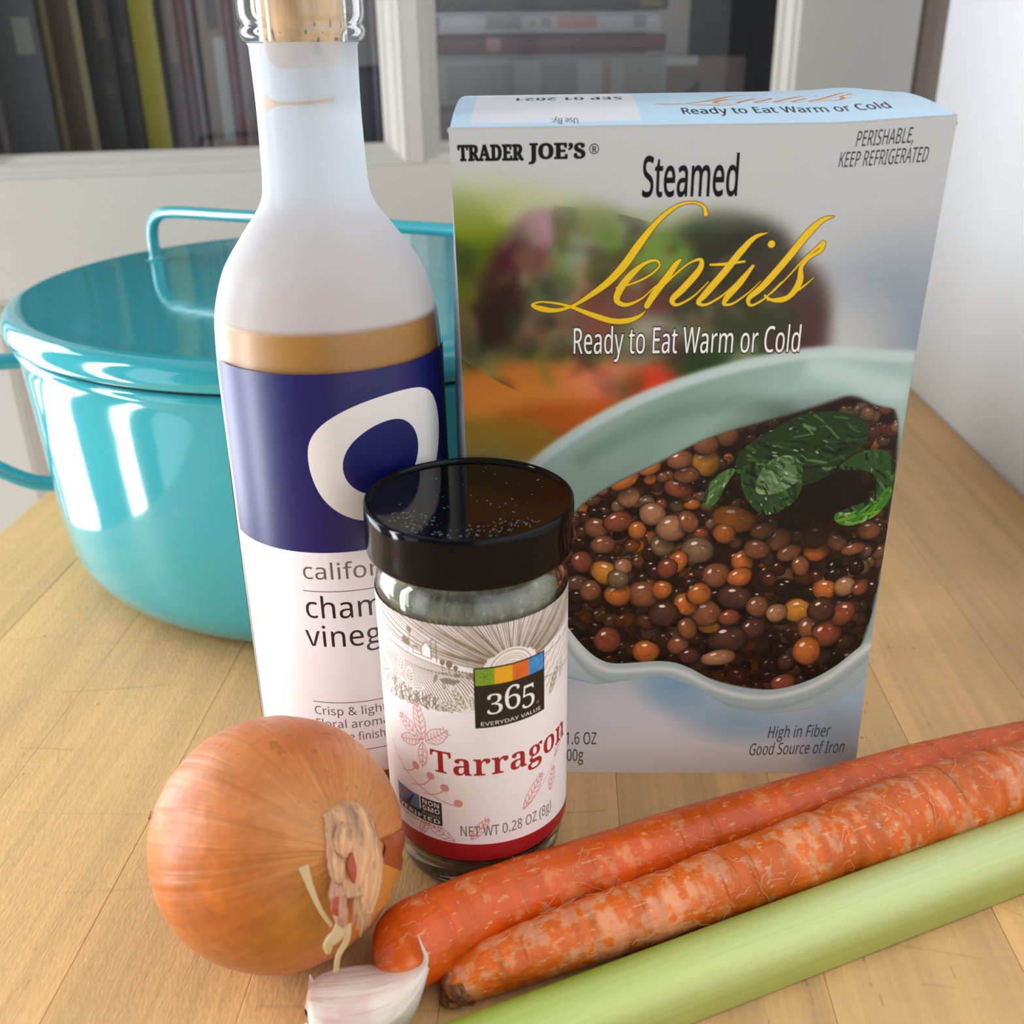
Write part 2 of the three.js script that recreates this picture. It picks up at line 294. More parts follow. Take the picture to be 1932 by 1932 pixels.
// ---------------------------------------------------------------- butcher block table
const EDGES = [-0.2605, -0.212, -0.166, -0.1177, -0.0728, -0.027, 0.0177, 0.0634, 0.1108, 0.1567, 0.2024, 0.2258];
const ZT0 = -0.662, ZT1 = 0.13;
{
  const tb = thing('butcher_block_table', 'butcher block table of pale maple strips carrying all the food', 'table', [0, 0, 0]);
  // wood: uv in metres over the top, u = x, v = -z; grain runs along z
  const X0 = -0.27, XS = 0.5, ZS = 0.68;
  const tone = EDGES.map(() => rr(0.975, 1.025)), hue = EDGES.map(() => rr(-1, 1));
  const W = 2048, Hh = 2048;
  const cuts = [];
  for (let i = 0; i < 260; i++) { const L = rr(0.006, 0.06), a = (rnd() < 0.75 ? rr(-0.22, 0.22) : rr(0.5, 1.4)) * (rnd() < 0.5 ? 1 : 1); cuts.push([rr(-0.26, 0.22), rr(0.1, 0.62), L, a, rr(0.15, 1) ** 2]); }
  const colour = canvasTex(W, Hh, (g) => {
    const im = g.createImageData(W, Hh), d = im.data;
    for (let y = 0; y < Hh; y++) for (let x = 0; x < W; x++) {
      const wx = X0 + (x / W) * XS, wz = (1 - y / Hh) * ZS;   // wz = -z
      let k = 0; while (k < 10 && wx > EDGES[k + 1]) k++;
      const off = k * 31.7;
      const wob = 0.004 * (fbm(wz * 6 + off, k * 3.1, 2) - 0.5);
      const ring = fbm((wx + wob) * 130 + off, wz * 3.2 + off, 3), fine = fbm((wx + wob) * 900 + off, wz * 16 + off, 2), pore = vnoise((wx) * 2600 + off, wz * 120 + off), cloud = fbm(wx * 30 + off, wz * 9, 3);
      let m = tone[k] * (0.80 + 0.14 * ring + 0.07 * (fine - 0.5) + 0.16 * (cloud - 0.5) + 0.12);
      const ray = vnoise(wx * 300, wz * 1100 + off); m += 0.028 * (ray - 0.5);
      if (pore > 0.9) m -= 0.07 * (pore - 0.9) * 10;
      const red = 0.05 * (ring - 0.5) + 0.02 * hue[k] + 0.05 * (cloud - 0.5), o = (y * W + x) * 4;
      d[o] = 224 * m * (1 + red * 0.2); d[o + 1] = 178 * m * (1 - red * 0.25); d[o + 2] = 119 * m * (1 - red * 0.9); d[o + 3] = 255;
    }
    g.putImageData(im, 0, 0);
    for (const [x, z, L, a, s] of cuts) {                     // old knife cuts and stains
      const px = ((x - X0) / XS) * W, py = (1 - z / ZS) * Hh, dx = Math.cos(a) * L / XS * W, dy = Math.sin(a) * L / ZS * Hh;
      g.strokeStyle = rnd() < 0.75 ? `rgba(110,76,40,${0.20 * s})` : `rgba(238,214,170,${0.35 * s})`; g.lineWidth = rr(1, 3.2);
      g.beginPath(); g.moveTo(px, py); g.quadraticCurveTo(px + dx * 0.5 + rr(-4, 4), py + dy * 0.5 + rr(-4, 4), px + dx, py + dy); g.stroke();
    }
    for (let i = 0; i < 900; i++) { g.fillStyle = `rgba(88,58,28,${rr(0.05, 0.25)})`; g.fillRect(rnd() * W, rnd() * Hh, rr(1, 2.5), rr(3, 12)); }
  });
  const bump = dataTex(512, 512, (u, v) => grey(128 + 90 * (fbm(u * 40, v * 20, 3, 40, 20) - 0.5) + 70 * (vnoise(u * 128, v * 48, 128, 48) - 0.5)), false);
  bump.repeat.set(0.5 / 0.06, 0.68 / 0.06);
  const mat = M({ map: colour, roughness: 0.42, bumpMap: bump, bumpScale: 0.00022, specularIntensity: 0.7 });
  for (let k = 0; k < 11; k++) {
    const x0 = EDGES[k] + 0.00003, x1 = EDGES[k + 1] - 0.00003, g = new RoundedBoxGeometry(x1 - x0, 0.038, ZT1 - ZT0, 2, k === 0 || k === 10 ? 0.0006 : 0.00022).translate((x0 + x1) / 2, T - 0.019 - (k % 2) * 0.00006, (ZT0 + ZT1) / 2);
    const p = g.attributes.position, uv = g.attributes.uv;
    for (let i = 0; i < p.count; i++) uv.setXY(i, (p.getX(i) - X0) / XS, (-p.getZ(i) + (p.getY(i) - T) * 0.5) / ZS);
    part('plank', g, mat, tb);
  }
  const mLeg = M({ color: rgb(0.6, 0.58, 0.54), roughness: 0.4 });
  part('apron', merge([box(-0.235, 0.205, T - 0.11, T - 0.0385, ZT0 + 0.03, ZT0 + 0.05), box(-0.235, 0.205, T - 0.11, T - 0.0385, ZT1 - 0.05, ZT1 - 0.03), box(-0.235, -0.215, T - 0.11, T - 0.0385, ZT0 + 0.05, ZT1 - 0.05), box(0.185, 0.205, T - 0.11, T - 0.0385, ZT0 + 0.05, ZT1 - 0.05)]), mLeg, tb);
  for (const x of [-0.24, 0.165]) for (const z of [ZT0 + 0.025, ZT1 - 0.07]) part('leg', box(x, x + 0.045, 0, T - 0.0386, z, z + 0.045, 0.003), mLeg, tb);
}

// ---------------------------------------------------------------- enamel casserole
const PX = -0.0929, PZ = -0.4249;
{
  const pot = thing('casserole', 'turquoise enamel casserole with a flat lid and wire handles behind the bottle', 'pot', [PX, T, PZ]);
  const m = M({ color: rgb(0.035, 0.345, 0.385), roughness: 0.1, clearcoat: 0.4, clearcoatRoughness: 0.03 });
  const bumps = dataTex(512, 512, (u, v) => grey(128 + 80 * (fbm(u * 10, v * 8, 3, 10, 8) - 0.5)), false);
  bumps.repeat.set(4, 1); m.bumpMap = bumps; m.bumpScale = 0.0005;
  const mDark = M({ color: rgb(0.03, 0.035, 0.035), roughness: 0.5 });
  // outer wall: rounded foot, slightly tapered, rolled rim; then the inner wall
  const outer = spline([[0.0, 0.0012], [0.098, 0.0008], [0.108, 0.0018], [0.1165, 0.0065], [0.1222, 0.0145], [0.1245, 0.026], [0.1262, 0.055], [0.1275, 0.085], [0.1285, 0.0985], [0.1297, 0.1022], [0.1285, 0.1036]], 110);
  part('body', lathe([...outer, [0.1262, 0.1036], [0.1245, 0.09], [0.1205, 0.014], [0.11, 0.005], [0, 0.004]], 160), m, pot);
  const lid = part('lid', lathe([[0, 0.1105], [0.12, 0.1085], [0.1258, 0.1046], ...spline([[0.1285, 0.1044], [0.1308, 0.1056], [0.132, 0.1085], [0.1312, 0.1122], [0.1288, 0.1146], [0.1255, 0.1154]], 30), [0.122, 0.1153], [0.116, 0.1150], [0.06, 0.1152], [0, 0.1153]], 160), m, pot);
  part('rim_gap_ring', lathe([[0.1262, 0.1030], [0.1274, 0.1030], [0.1274, 0.1047], [0.1262, 0.1047]], 120), mDark, pot);  // dark ring in the gap between body rim and lid
  // lid handle: bent rod standing on the lid
  const dx = 0.914, dz = 0.405, q = (s, y) => V(s * dx, y, s * dz);
  const rod = [q(-0.1035, 0.113), q(-0.1038, 0.121), q(-0.1035, 0.127), q(-0.1015, 0.1325), q(-0.0965, 0.1362), q(-0.09, 0.1372), q(-0.06, 0.1375), q(0, 0.1377), q(0.06, 0.1375), q(0.09, 0.1372), q(0.0965, 0.1362), q(0.1015, 0.1325), q(0.1035, 0.127), q(0.1038, 0.121), q(0.1035, 0.113)];
  part('lid_handle', tube(rod, 0.0026, 120, 16, V(-dz, 0, dx)), m, lid);
  for (const s of [-1, 1]) part('weld', lathe(spline([[0.0052, 0.1150], [0.0034, 0.1158], [0.0027, 0.1175]], 6), 24), m, lid, [s * 0.1035 * dx, 0, s * 0.1035 * dz]);
  // side handles: bent rods
  for (const a of [195, 15]) {
    const c = Math.cos(a * DEG), s = -Math.sin(a * DEG), f = (o, y) => V(c * (0.127 + o), y, s * (0.127 + o));
    part('side_handle', tube([f(-0.001, 0.0885), f(0.012, 0.0888), f(0.034, 0.0875), f(0.046, 0.0835), f(0.0505, 0.076), f(0.0475, 0.0665), f(0.036, 0.0545), f(0.022, 0.0425), f(0.01, 0.0355), f(-0.002, 0.0335)], 0.0034, 80, 16, V(-s, 0, c)), m, pot);
  }
}

// ---------------------------------------------------------------- vinegar bottle
const BX = -0.0613, BZ = -0.2612;
{
  const b = thing('vinegar_bottle', 'tall frosted glass vinegar bottle with a cork and a blue and white label', 'bottle', [BX, T, BZ]);
  const rBody = (h) => lerp(0.0307, 0.0297, clamp(h / 0.125));
  const prof = [[0.0, 0.0015], [0.026, 0.0008], [0.0292, 0.0022], [0.0306, 0.0065], [0.0306, 0.02], [0.0303, 0.06], [0.0299, 0.1], [0.0297, 0.125], [0.0293, 0.1335], [0.02875, 0.1395], [0.0272, 0.1457], [0.0248, 0.1517], [0.0209, 0.1575], [0.0174, 0.1622], [0.0151, 0.1652], [0.0136, 0.1682], [0.01305, 0.1715], [0.0127, 0.18], [0.0125, 0.19], [0.01265, 0.2], [0.0127, 0.2024]];
  // ground glass: white and scattering where dry inside, clearer where the vinegar wets it
  const wet = dataTex(4, 512, (u, v) => { const h = v * 0.21, k = smooth(0.1412, 0.1388, h), nk = smooth(0.186, 0.192, h); return [255 * lerp(0.74, 0.97, k), 255 * lerp(lerp(0.96, 0.74, nk), 0.36, k), 0]; }, false);
  wet.wrapT = THREE.ClampToEdgeWrapping;
  const frost = M({ color: rgb(0.70, 0.74, 0.775), roughness: 1, roughnessMap: wet, transmission: 1, transmissionMap: wet, thickness: 0, ior: 1.4, clearcoat: 1, clearcoatRoughness: 0.36 });
  const sm = spline(prof, 150);
  part('frosted_glass', lathe([...sm, [0.0131, 0.2031]], 140), frost, b);
  { const g = b.children[0].geometry, p = g.attributes.position, q = g.attributes.uv; for (let i = 0; i < p.count; i++) q.setXY(i, 0.5, p.getY(i) / 0.21); }
  const clear = M({ color: rgb(0.97, 0.98, 0.97), roughness: 0.02, transmission: 1, thickness: 0, ior: 1.5 });
  part('lip', lathe([[0.0106, 0.2033], ...spline([[0.0133, 0.2033], [0.0139, 0.2036], [0.01475, 0.2047], [0.01485, 0.2058], [0.0142, 0.2071]], 14), ...spline([[0.0142, 0.2073], [0.0147, 0.2082], [0.0147, 0.216], [0.0145, 0.2205], [0.0136, 0.222]], 16), [0.0106, 0.2216], [0.0106, 0.2033]], 96), clear, b);
  const corkT = dataTex(512, 256, (u, v) => { const n = fbm(u * 24, v * 12, 4, 24, 12), s = vnoise(u * 60 + 5, v * 30, 60, 30); const k = s > 0.86 ? 0.45 : 0.8 + 0.4 * n; return [198 * k, 160 * k, 118 * k]; });
  part('cork', lathe([[0, 0.1975], [0.0068, 0.1976], [0.0084, 0.1995], [0.0100, 0.2065], [0.0104, 0.228], [0.0098, 0.2285], [0, 0.2285]], 64), M({ map: corkT, roughness: 0.85 }), b);
  // liquid almost fills the body
  const liq = [];
  for (const [r, y] of sm) if (y < 0.1402) liq.push([Math.max(0, r - 0.0009), Math.max(y, 0.004)]);
  liq.push([liq[liq.length - 1][0], 0.1402], [0, 0.1402]);
  part('vinegar', lathe(liq, 120), M({ color: rgb(0.86, 0.34, 0.001), roughness: 0.5, transmission: 0.15, thickness: 0 }), b);
  part('residue_ring', sweep([-70, -45, -20, 10, 40].map((a) => V(Math.sin(a * DEG) * 0.0119, 0.1905 + 0.0004 * Math.sin(a), Math.cos(a * DEG) * 0.0119)), 40, 10, (t) => { const k = 0.0004 + 0.0017 * Math.exp(-(((t - 0.22) / 0.14) ** 2)); return [0.0004, k]; }), M({ color: rgb(0.85, 0.5, 0.09), roughness: 0.4 }), b);
  // front label: mm scale 17 px
  const a0 = -58, a1 = 100, h0 = 0.012, h1 = 0.1306, K = 17, mmW = (a1 - a0) * DEG * 30.1, W = Math.round(mmW * K), H = Math.round((h1 - h0) * 1000 * K);
  const X = (a) => ((a - a0) / (a1 - a0)) * W, Y = (mm) => H - (mm - h0 * 1000) * K;
  const tex = canvasTex(W, H, (g) => {
    g.fillStyle = '#f4eff0'; g.fillRect(0, 0, W, H);
    g.fillStyle = '#080b5a'; g.fillRect(0, 0, W, Y(82.9));
    // the ring-shaped letter
    const blob = (pts) => { g.beginPath(); const n = pts.length; const P = pts.map(([a, h]) => [X(a), Y(h)]); g.moveTo((P[n - 1][0] + P[0][0]) / 2, (P[n - 1][1] + P[0][1]) / 2); for (let i = 0; i < n; i++) { const q = P[(i + 1) % n]; g.quadraticCurveTo(P[i][0], P[i][1], (P[i][0] + q[0]) / 2, (P[i][1] + q[1]) / 2); } g.closePath(); };
    g.fillStyle = '#efe9e0';
    blob([[-3, 106], [-1, 115.5], [18, 122], [44, 124.3], [66, 122.5], [75.5, 115], [75, 106], [66, 97], [46, 91.5], [22, 90.2], [4, 96]]); g.fill();
    g.fillStyle = '#080b5a';
    blob([[13, 107], [18, 112.5], [30, 116.5], [44, 117.2], [53, 113.5], [56, 108], [52, 102], [40, 98.4], [25, 97.8], [15.5, 101.5]]); g.fill();
    const t = (s, a, h, aw, cap, c) => fitText(g, s, X(a), Y(h), X(aw) - X(a), cap * K, 'sans-serif', c);
    t('california', -11.6, 75.1, 46, 4.7, '#6e6357');
    g.fillStyle = '#5a5048'; g.fillRect(X(-11.8), Y(71.6), X(62) - X(-11.8), 4);
    t('champagne', -12.3, 63.4, 74, 6.4, '#201c1c');
    t('vinegar', -13.2, 54.6, 41.5, 6.4, '#201c1c');
    g.fillStyle = '#5a5048'; g.fillRect(X(-13), Y(36.6), X(62) - X(-13), 4);
    t('Crisp & light', -12.9, 32.3, 25.5, 2.7, '#5d5650');
    t('Floral aroma', -13, 28.0, 26.5, 2.7, '#5d5650');
    t('te finish', 2.5, 23.7, 24.0, 2.7, '#5d5650');
    g.fillStyle = '#5a5048'; g.fillRect(X(-13), Y(20.4), X(62) - X(-13), 4);
  });
  const lab = M({ map: tex, roughness: 0.38, side: THREE.DoubleSide });
  part('front_label', wrapLabel((h) => rBody(h) + 0.00025, h0, h1, a0 * DEG, a1 * DEG, 90, 10), lab, b);
  part('back_label', wrapLabel((h) => rBody(h) + 0.00025, 0.012, 0.1, 128 * DEG, 288 * DEG, 60, 8), M({ color: rgb(0.86, 0.83, 0.82), roughness: 0.5, side: THREE.DoubleSide }), b);
}

// ---------------------------------------------------------------- lentil carton
{
  const c = thing('lentil_carton', 'upright pale carton of steamed lentils printed with a bowl of lentils', 'carton', [-0.0245 - 0.0015, T, -0.2468]);
  c.rotation.y = 1.6 * DEG;
  const W = 0.116, H = 0.1848, D = 0.048;
  const front = canvasTex(1160, 1848, (g, w, h) => {
    const rad = (x, y, r, col, a = 1, sx = 1, rot = 0) => { g.save(); g.translate(x, y); g.rotate(rot); g.scale(sx, 1); const q = g.createRadialGradient(0, 0, 0, 0, 0, r); q.addColorStop(0, `rgba(${col},${a})`); q.addColorStop(0.45, `rgba(${col},${a * 0.75})`); q.addColorStop(1, `rgba(${col},0)`); g.fillStyle = q; g.fillRect(-r, -r, 2 * r, 2 * r); g.restore(); };
    let q = g.createLinearGradient(0, 0, w, h); q.addColorStop(0, '#bcbcb8'); q.addColorStop(0.35, '#b8b9b8'); q.addColorStop(0.7, '#a9bcc2'); q.addColorStop(1, '#b6b6b8');
    g.fillStyle = q; g.fillRect(0, 0, w, h);
    rad(1090, 520, 330, '128,143,156', 0.85); rad(940, 560, 220, '200,197,190', 0.9);
    rad(560, 180, 330, '188,187,182', 0.8);
    // soft salad, out of focus: x, y, half sizes, colour
    g.save(); g.filter = 'blur(17px)';
    const F = [[-40, 210, 330, 130, 168, 178, 96], [60, 250, 210, 110, 146, 162, 52], [250, 205, 120, 70, 176, 182, 120], [-20, 330, 160, 200, 108, 126, 18], [60, 420, 150, 160, 74, 88, 14], [20, 560, 130, 190, 92, 104, 14], [120, 520, 110, 190, 48, 46, 18], [330, 260, 130, 90, 96, 110, 48],
      [215, 300, 100, 110, 84, 34, 48], [160, 380, 90, 130, 70, 22, 36], [225, 235, 60, 44, 176, 128, 140], [150, 470, 110, 110, 44, 28, 22], [300, 330, 90, 60, 112, 72, 74], [420, 290, 130, 80, 96, 120, 46], [520, 240, 120, 60, 150, 158, 116], [560, 330, 130, 100, 66, 72, 36],
      [640, 270, 110, 80, 46, 54, 30], [720, 330, 110, 120, 48, 46, 32], [800, 430, 120, 130, 66, 50, 38], [860, 520, 70, 130, 78, 50, 48], [620, 420, 150, 110, 58, 48, 34], [300, 310, 66, 70, 138, 156, 128], [260, 390, 90, 80, 108, 128, 94], [330, 370, 60, 60, 150, 120, 86],
      [500, 300, 80, 60, 110, 144, 60], [420, 430, 120, 100, 100, 58, 46], [330, 500, 110, 80, 126, 70, 58], [230, 500, 90, 90, 104, 84, 60], [600, 520, 130, 90, 62, 66, 40], [740, 520, 130, 110, 54, 60, 34], [820, 600, 110, 110, 78, 40, 40], [700, 610, 120, 110, 56, 82, 42], [480, 500, 80, 60, 152, 154, 128], [440, 560, 130, 50, 96, 92, 66],
      [600, 620, 80, 120, 36, 58, 28], [640, 690, 80, 70, 30, 46, 22], [210, 560, 150, 60, 96, 96, 52], [60, 660, 160, 70, 176, 132, 48],
      [220, 640, 260, 90, 206, 116, 44], [400, 620, 150, 60, 218, 124, 84], [500, 640, 70, 80, 206, 52, 24], [440, 690, 110, 50, 196, 66, 24], [170, 680, 160, 70, 210, 128, 44], [300, 720, 220, 60, 180, 84, 26], [330, 790, 220, 50, 146, 72, 26], [100, 770, 160, 70, 148, 112, 36], [60, 880, 170, 90, 138, 122, 66], [220, 880, 160, 60, 160, 140, 92], [40, 1000, 170, 120, 112, 104, 60], [140, 1150, 170, 150, 104, 94, 66]];
    for (const [x, y, a, b, R, G, B] of F) { g.fillStyle = `rgba(${R},${G},${B},0.9)`; g.beginPath(); g.ellipse(x, y, a, b, 0, 0, 7); g.fill(); }
    g.restore();
    g.save(); g.filter = 'blur(9px)'; g.beginPath(); g.ellipse(380, 450, 520, 250, 0.25, 0, 7); g.clip();
    for (let i = 0; i < 110; i++) { const x = rr(-20, 860), y = rr(200, 640), t = [[58, 72, 22], [96, 118, 40], [36, 34, 22], [82, 36, 44], [120, 134, 92], [70, 46, 36], [128, 88, 62], [44, 62, 32], [150, 150, 120]][Math.floor(rnd() * 9)]; g.fillStyle = `rgba(${t[0]},${t[1]},${t[2]},${rr(0.2, 0.55)})`; g.beginPath(); g.ellipse(x, y, rr(14, 60), rr(10, 36), rr(0, 3), 0, 7); g.fill(); }
    g.restore();
    q = g.createLinearGradient(0, 60, 0, 250); q.addColorStop(0, 'rgba(187,187,183,1)'); q.addColorStop(1, 'rgba(187,187,183,0)'); g.fillStyle = q; g.fillRect(0, 0, w, 250);
    // bowl: inside wall
    const poly = (p) => { g.beginPath(); g.moveTo(p[0][0], p[0][1]); for (let i = 1; i < p.length - 1; i++) g.quadraticCurveTo(p[i][0], p[i][1], (p[i][0] + p[i + 1][0]) / 2, (p[i][1] + p[i + 1][1]) / 2); const e = p[p.length - 1]; g.lineTo(e[0], e[1]); };
    const rimBack = [[60, 960], [120, 910], [200, 820], [300, 745], [420, 672], [560, 612], [720, 565], [860, 540], [960, 536], [1060, 555], [1160, 560]];
    g.save(); g.filter = 'blur(5px)';
    poly(rimBack); g.lineTo(1160, 1450); g.lineTo(60, 1450); g.closePath();
    q = g.createLinearGradient(200, 700, 700, 1000); q.addColorStop(0, '#aabfb5'); q.addColorStop(0.5, '#84a092'); q.addColorStop(1, '#a2bdb5'); g.fillStyle = q; g.fill();
    g.lineWidth = 30; g.strokeStyle = 'rgba(192,210,204,0.95)'; poly(rimBack); g.stroke();
    g.restore();
    g.save(); g.filter = 'blur(14px)'; g.globalAlpha = 0.6; g.strokeStyle = '#668575'; g.lineWidth = 46; poly([[300, 830], [430, 742], [590, 680], [760, 660], [860, 700]]); g.stroke(); g.globalAlpha = 0.7; g.strokeStyle = '#c4dcd8'; g.lineWidth = 60; poly([[880, 570], [980, 590], [1080, 640], [1160, 650]]); g.stroke(); g.restore();
    // food bed
    const bed = [[250, 1050], [300, 960], [400, 890], [520, 830], [620, 770], [720, 735], [850, 700], [960, 665], [1010, 650], [1080, 690], [1160, 700]];
    g.save(); g.filter = 'blur(4px)'; g.fillStyle = '#2a1710'; poly(bed); g.lineTo(1160, 1370); poly([...bed, [1160, 1380], [1060, 1480], [960, 1530], [860, 1545], [720, 1515], [600, 1455], [480, 1445], [390, 1460], [290, 1350], [240, 1200]]); g.closePath(); g.fill(); g.restore();
    g.save(); poly([...bed, [1160, 1380], [1060, 1490], [960, 1535], [860, 1548], [720, 1515], [600, 1455], [480, 1445], [390, 1462], [290, 1360], [240, 1200]]); g.closePath(); g.clip();
    const C = { o: [172, 96, 44], b: [126, 78, 52], d: [78, 50, 40], g: [116, 92, 66], r: [126, 66, 46], y: [184, 120, 46], t: [152, 108, 76] };
    const lentil = (x, y, rx, ry, c, k = 1, sharp = 1) => {
      const a = rr(-0.6, 0.6), col = (f) => `rgb(${c.map((v) => Math.round(clamp(v * f * k, 0, 255))).join(',')})`;
      g.save(); g.translate(x, y); g.rotate(a); g.scale(rx, ry);
      const q = g.createRadialGradient(-0.25, -0.4, 0.05, 0, 0, 1); q.addColorStop(0, col(1.15)); q.addColorStop(0.5, col(1)); q.addColorStop(0.82, col(0.8)); q.addColorStop(0.93, col(0.6)); q.addColorStop(1, col(0.35));
      g.fillStyle = q; g.beginPath(); for (let i = 0; i <= 20; i++) { const t = (i / 20) * 6.2832, r = 1 + 0.07 * Math.sin(t * 3 + a * 9) + 0.05 * Math.sin(t * 2 + x); i ? g.lineTo(Math.cos(t) * r, Math.sin(t) * r) : g.moveTo(r, 0); } g.fill();
      for (let k2 = 0; k2 < 4; k2++) { g.globalAlpha = 0.22; g.fillStyle = rnd() < 0.5 ? col(1.35) : col(0.6); g.beginPath(); g.ellipse(rr(-0.6, 0.6), rr(-0.5, 0.6), rr(0.1, 0.35), rr(0.06, 0.2), rr(0, 3), 0, 7); g.fill(); }
      if (rnd() < 0.5) { g.strokeStyle = col(0.5); g.globalAlpha = 0.4; g.lineWidth = 0.07; g.beginPath(); g.arc(0.1, 0.3, 0.7, 3.6, 5.6); g.stroke(); }
      g.globalAlpha = 0.95 * sharp; g.fillStyle = 'rgba(255,244,234,1)'; g.beginPath(); g.ellipse(-0.25, -0.48, 0.2, 0.11, -0.4, 0, 7); g.fill();
      if (rnd() < 0.4) { g.globalAlpha = 0.4; g.beginPath(); g.ellipse(0.3, -0.2, 0.1, 0.06, 0.4, 0, 7); g.fill(); }
      g.restore();
    };
    const keys = ['b', 'd', 'd', 'b', 'g', 'r', 'o', 't', 'd'];
    for (let i = 0; i < 950; i++) { const y = rr(690, 1540), x = rr(250, 1150), s = lerp(13, 31, clamp((y - 700) / 600)), c = C[keys[Math.floor(rnd() * keys.length)]]; lentil(x, y, s * rr(0.8, 1.2), s * rr(0.7, 1), c, lerp(1.15, 0.55, clamp((y - 800) / 600)) * rr(0.5, 1.15) * (x > 700 ? 0.85 : 1), y > 1250 ? 0.45 : 0.8); }
    // the ones that stand out
    const lead = 'o969,1091,32,26 b1016,1069,34,18 d956,1049,29,29 b856,1055,28,29 o730,993,49,32 o705,1035,25,24 g636,1086,36,34 g542,1069,26,28 o583,1122,22,29 o763,1119,25,28 b693,1162,30,32 o758,1169,29,24 d749,1233,40,31 b889,1097,28,20 b925,1137,19,27 o1001,1214,28,26 t1059,1207,26,25 r1104,1214,20,17 y931,1278,32,31 b816,1264,25,28 t872,1285,25,24 b976,1337,30,36 r1023,1355,35,35 r1063,1293,27,34 d999,1278,31,32 o972,1412,33,39 d810,1333,29,28 d738,1368,45,39 y684,1326,25,19 b672,1284,36,35 o616,1253,27,31 o650,1222,27,29 d552,1284,36,34 b496,1222,37,34 o546,1208,23,24 o425,1221,31,31 y384,1154,33,28 r399,1371,31,35 o510,1410,31,31 b600,1389,24,25 b624,1333,21,31 r557,1141,22,26 t444,926,24,25 t509,976,29,27 t563,1018,34,32 b361,1017,28,25 r418,998,32,25 o471,1024,20,22 b607,999,21,29 y642,829,29,33 b693,755,24,24 b639,778,28,24 r574,902,31,21 b594,862,28,21 b575,820,28,21 o492,840,28,20 o431,879,34,19 r913,1521,29,26 t718,1432,40,22 d635,1425,25,22 b379,1068,27,23 t437,1134,20,20 g423,1174,24,24 b347,1211,24,28 r322,1120,24,28 r739,1298,25,21 b810,1029,28,20 b798,1084,30,24 b1070,1091,29,15 b1106,1037,28,22';
    for (const s of lead.split(' ')) { const [x, y, rx, ry] = s.slice(1).split(',').map(Number); rad(x, y + ry * 0.5, rx * 1.5, '14,7,4', 0.75); lentil(x, y, rx * 1.3, ry * 1.26, C[s[0]], 1.1, 1); }
    for (let i = 0; i < 60; i++) { const y = rr(640, 800), x = rr(900, 1150); if (y > 690 - (x - 1000) * 0.1) lentil(x, y, 24, 18, C[['t', 'b', 'r', 'g'][i % 4]], 0.85, 0.5); }
    g.restore();
    // wilted leaves
    rad(900, 880, 250, '14,14,6', 0.95, 1.3); rad(990, 930, 170, '22,12,8', 0.95);
    const zone = (p, fill, n, tones, box4, ang) => {          // a crumpled leaf: outline, then folds and glints inside it
      g.save(); g.beginPath(); p.forEach(([x, y], i) => { const q = p[(i + 1) % p.length]; const mx2 = (x + q[0]) / 2, my2 = (y + q[1]) / 2; i ? g.quadraticCurveTo(x, y, mx2, my2) : g.moveTo(mx2, my2); }); g.quadraticCurveTo(p[0][0], p[0][1], (p[0][0] + p[1][0]) / 2, (p[0][1] + p[1][1]) / 2); g.closePath();
      g.fillStyle = fill; g.fill(); g.clip(); g.lineCap = 'round'; const [x0, x1, y0, y1] = box4;
      for (let i = 0; i < n; i++) { const x = rr(x0, x1), y = rr(y0, y1), a = ang + rr(-0.6, 0.6), L = rr(14, 60); g.strokeStyle = tones[Math.floor(rnd() * tones.length)]; g.globalAlpha = rr(0.3, 0.9); g.lineWidth = rr(2, 11); g.beginPath(); g.moveTo(x, y); g.quadraticCurveTo(x + Math.cos(a) * L * 0.5 + rr(-8, 8), y + Math.sin(a) * L * 0.5 + rr(-8, 8), x + Math.cos(a) * L, y + Math.sin(a) * L); g.stroke(); }
      for (let i = 0; i < n / 6; i++) { g.globalAlpha = rr(0.3, 0.8); g.fillStyle = '#cfdcc4'; g.beginPath(); g.ellipse(rr(x0, x1), rr(y0, y1), rr(2, 9), rr(1, 3), ang + rr(-0.5, 0.5), 0, 7); g.fill(); }
      g.restore();
    };
    const dk = ['#16240f', '#20361a', '#33552a', '#4a7034', '#0f180a', '#5f8648'], md = ['#27401e', '#3f6430', '#6a8d58', '#8fae7c', '#1c2e14'], br2 = ['#2c5416', '#4e8a28', '#78b045', '#1d3510', '#a4c87a'];
    zone([[713, 830], [740, 785], [800, 745], [870, 700], [940, 690], [1030, 705], [1072, 745], [1060, 800], [1000, 835], [980, 870], [900, 905], [820, 900], [740, 890]], '#22381a', 150, dk, [715, 1070, 692, 905], 0.25);
    zone([[734, 850], [760, 830], [850, 810], [900, 850], [905, 930], [850, 975], [800, 985], [760, 940], [740, 900]], '#2f4a26', 90, dk, [735, 905, 812, 985], 0.9);
    zone([[778, 880], [800, 830], [850, 805], [895, 825], [905, 870], [870, 905], [820, 925], [780, 920]], '#57754c', 90, md, [778, 905, 806, 925], 0.7);
    zone([[638, 958], [650, 890], [690, 850], [730, 842], [700, 890], [676, 955]], '#4a6c34', 40, md, [640, 730, 842, 958], -1.1);
    zone([[985, 855], [1040, 810], [1110, 800], [1150, 830], [1162, 890], [1150, 960], [1100, 1010], [1040, 1024], [1000, 985], [1045, 965], [1095, 950], [1115, 900], [1085, 862], [1040, 860]], '#2c4a20', 110, dk, [985, 1160, 800, 1024], 1.1);
    zone([[1000, 978], [1050, 985], [1110, 955], [1150, 900], [1160, 940], [1120, 1000], [1050, 1026], [1005, 1010]], '#3f7a1e', 60, br2, [1000, 1160, 905, 1026], -0.5);
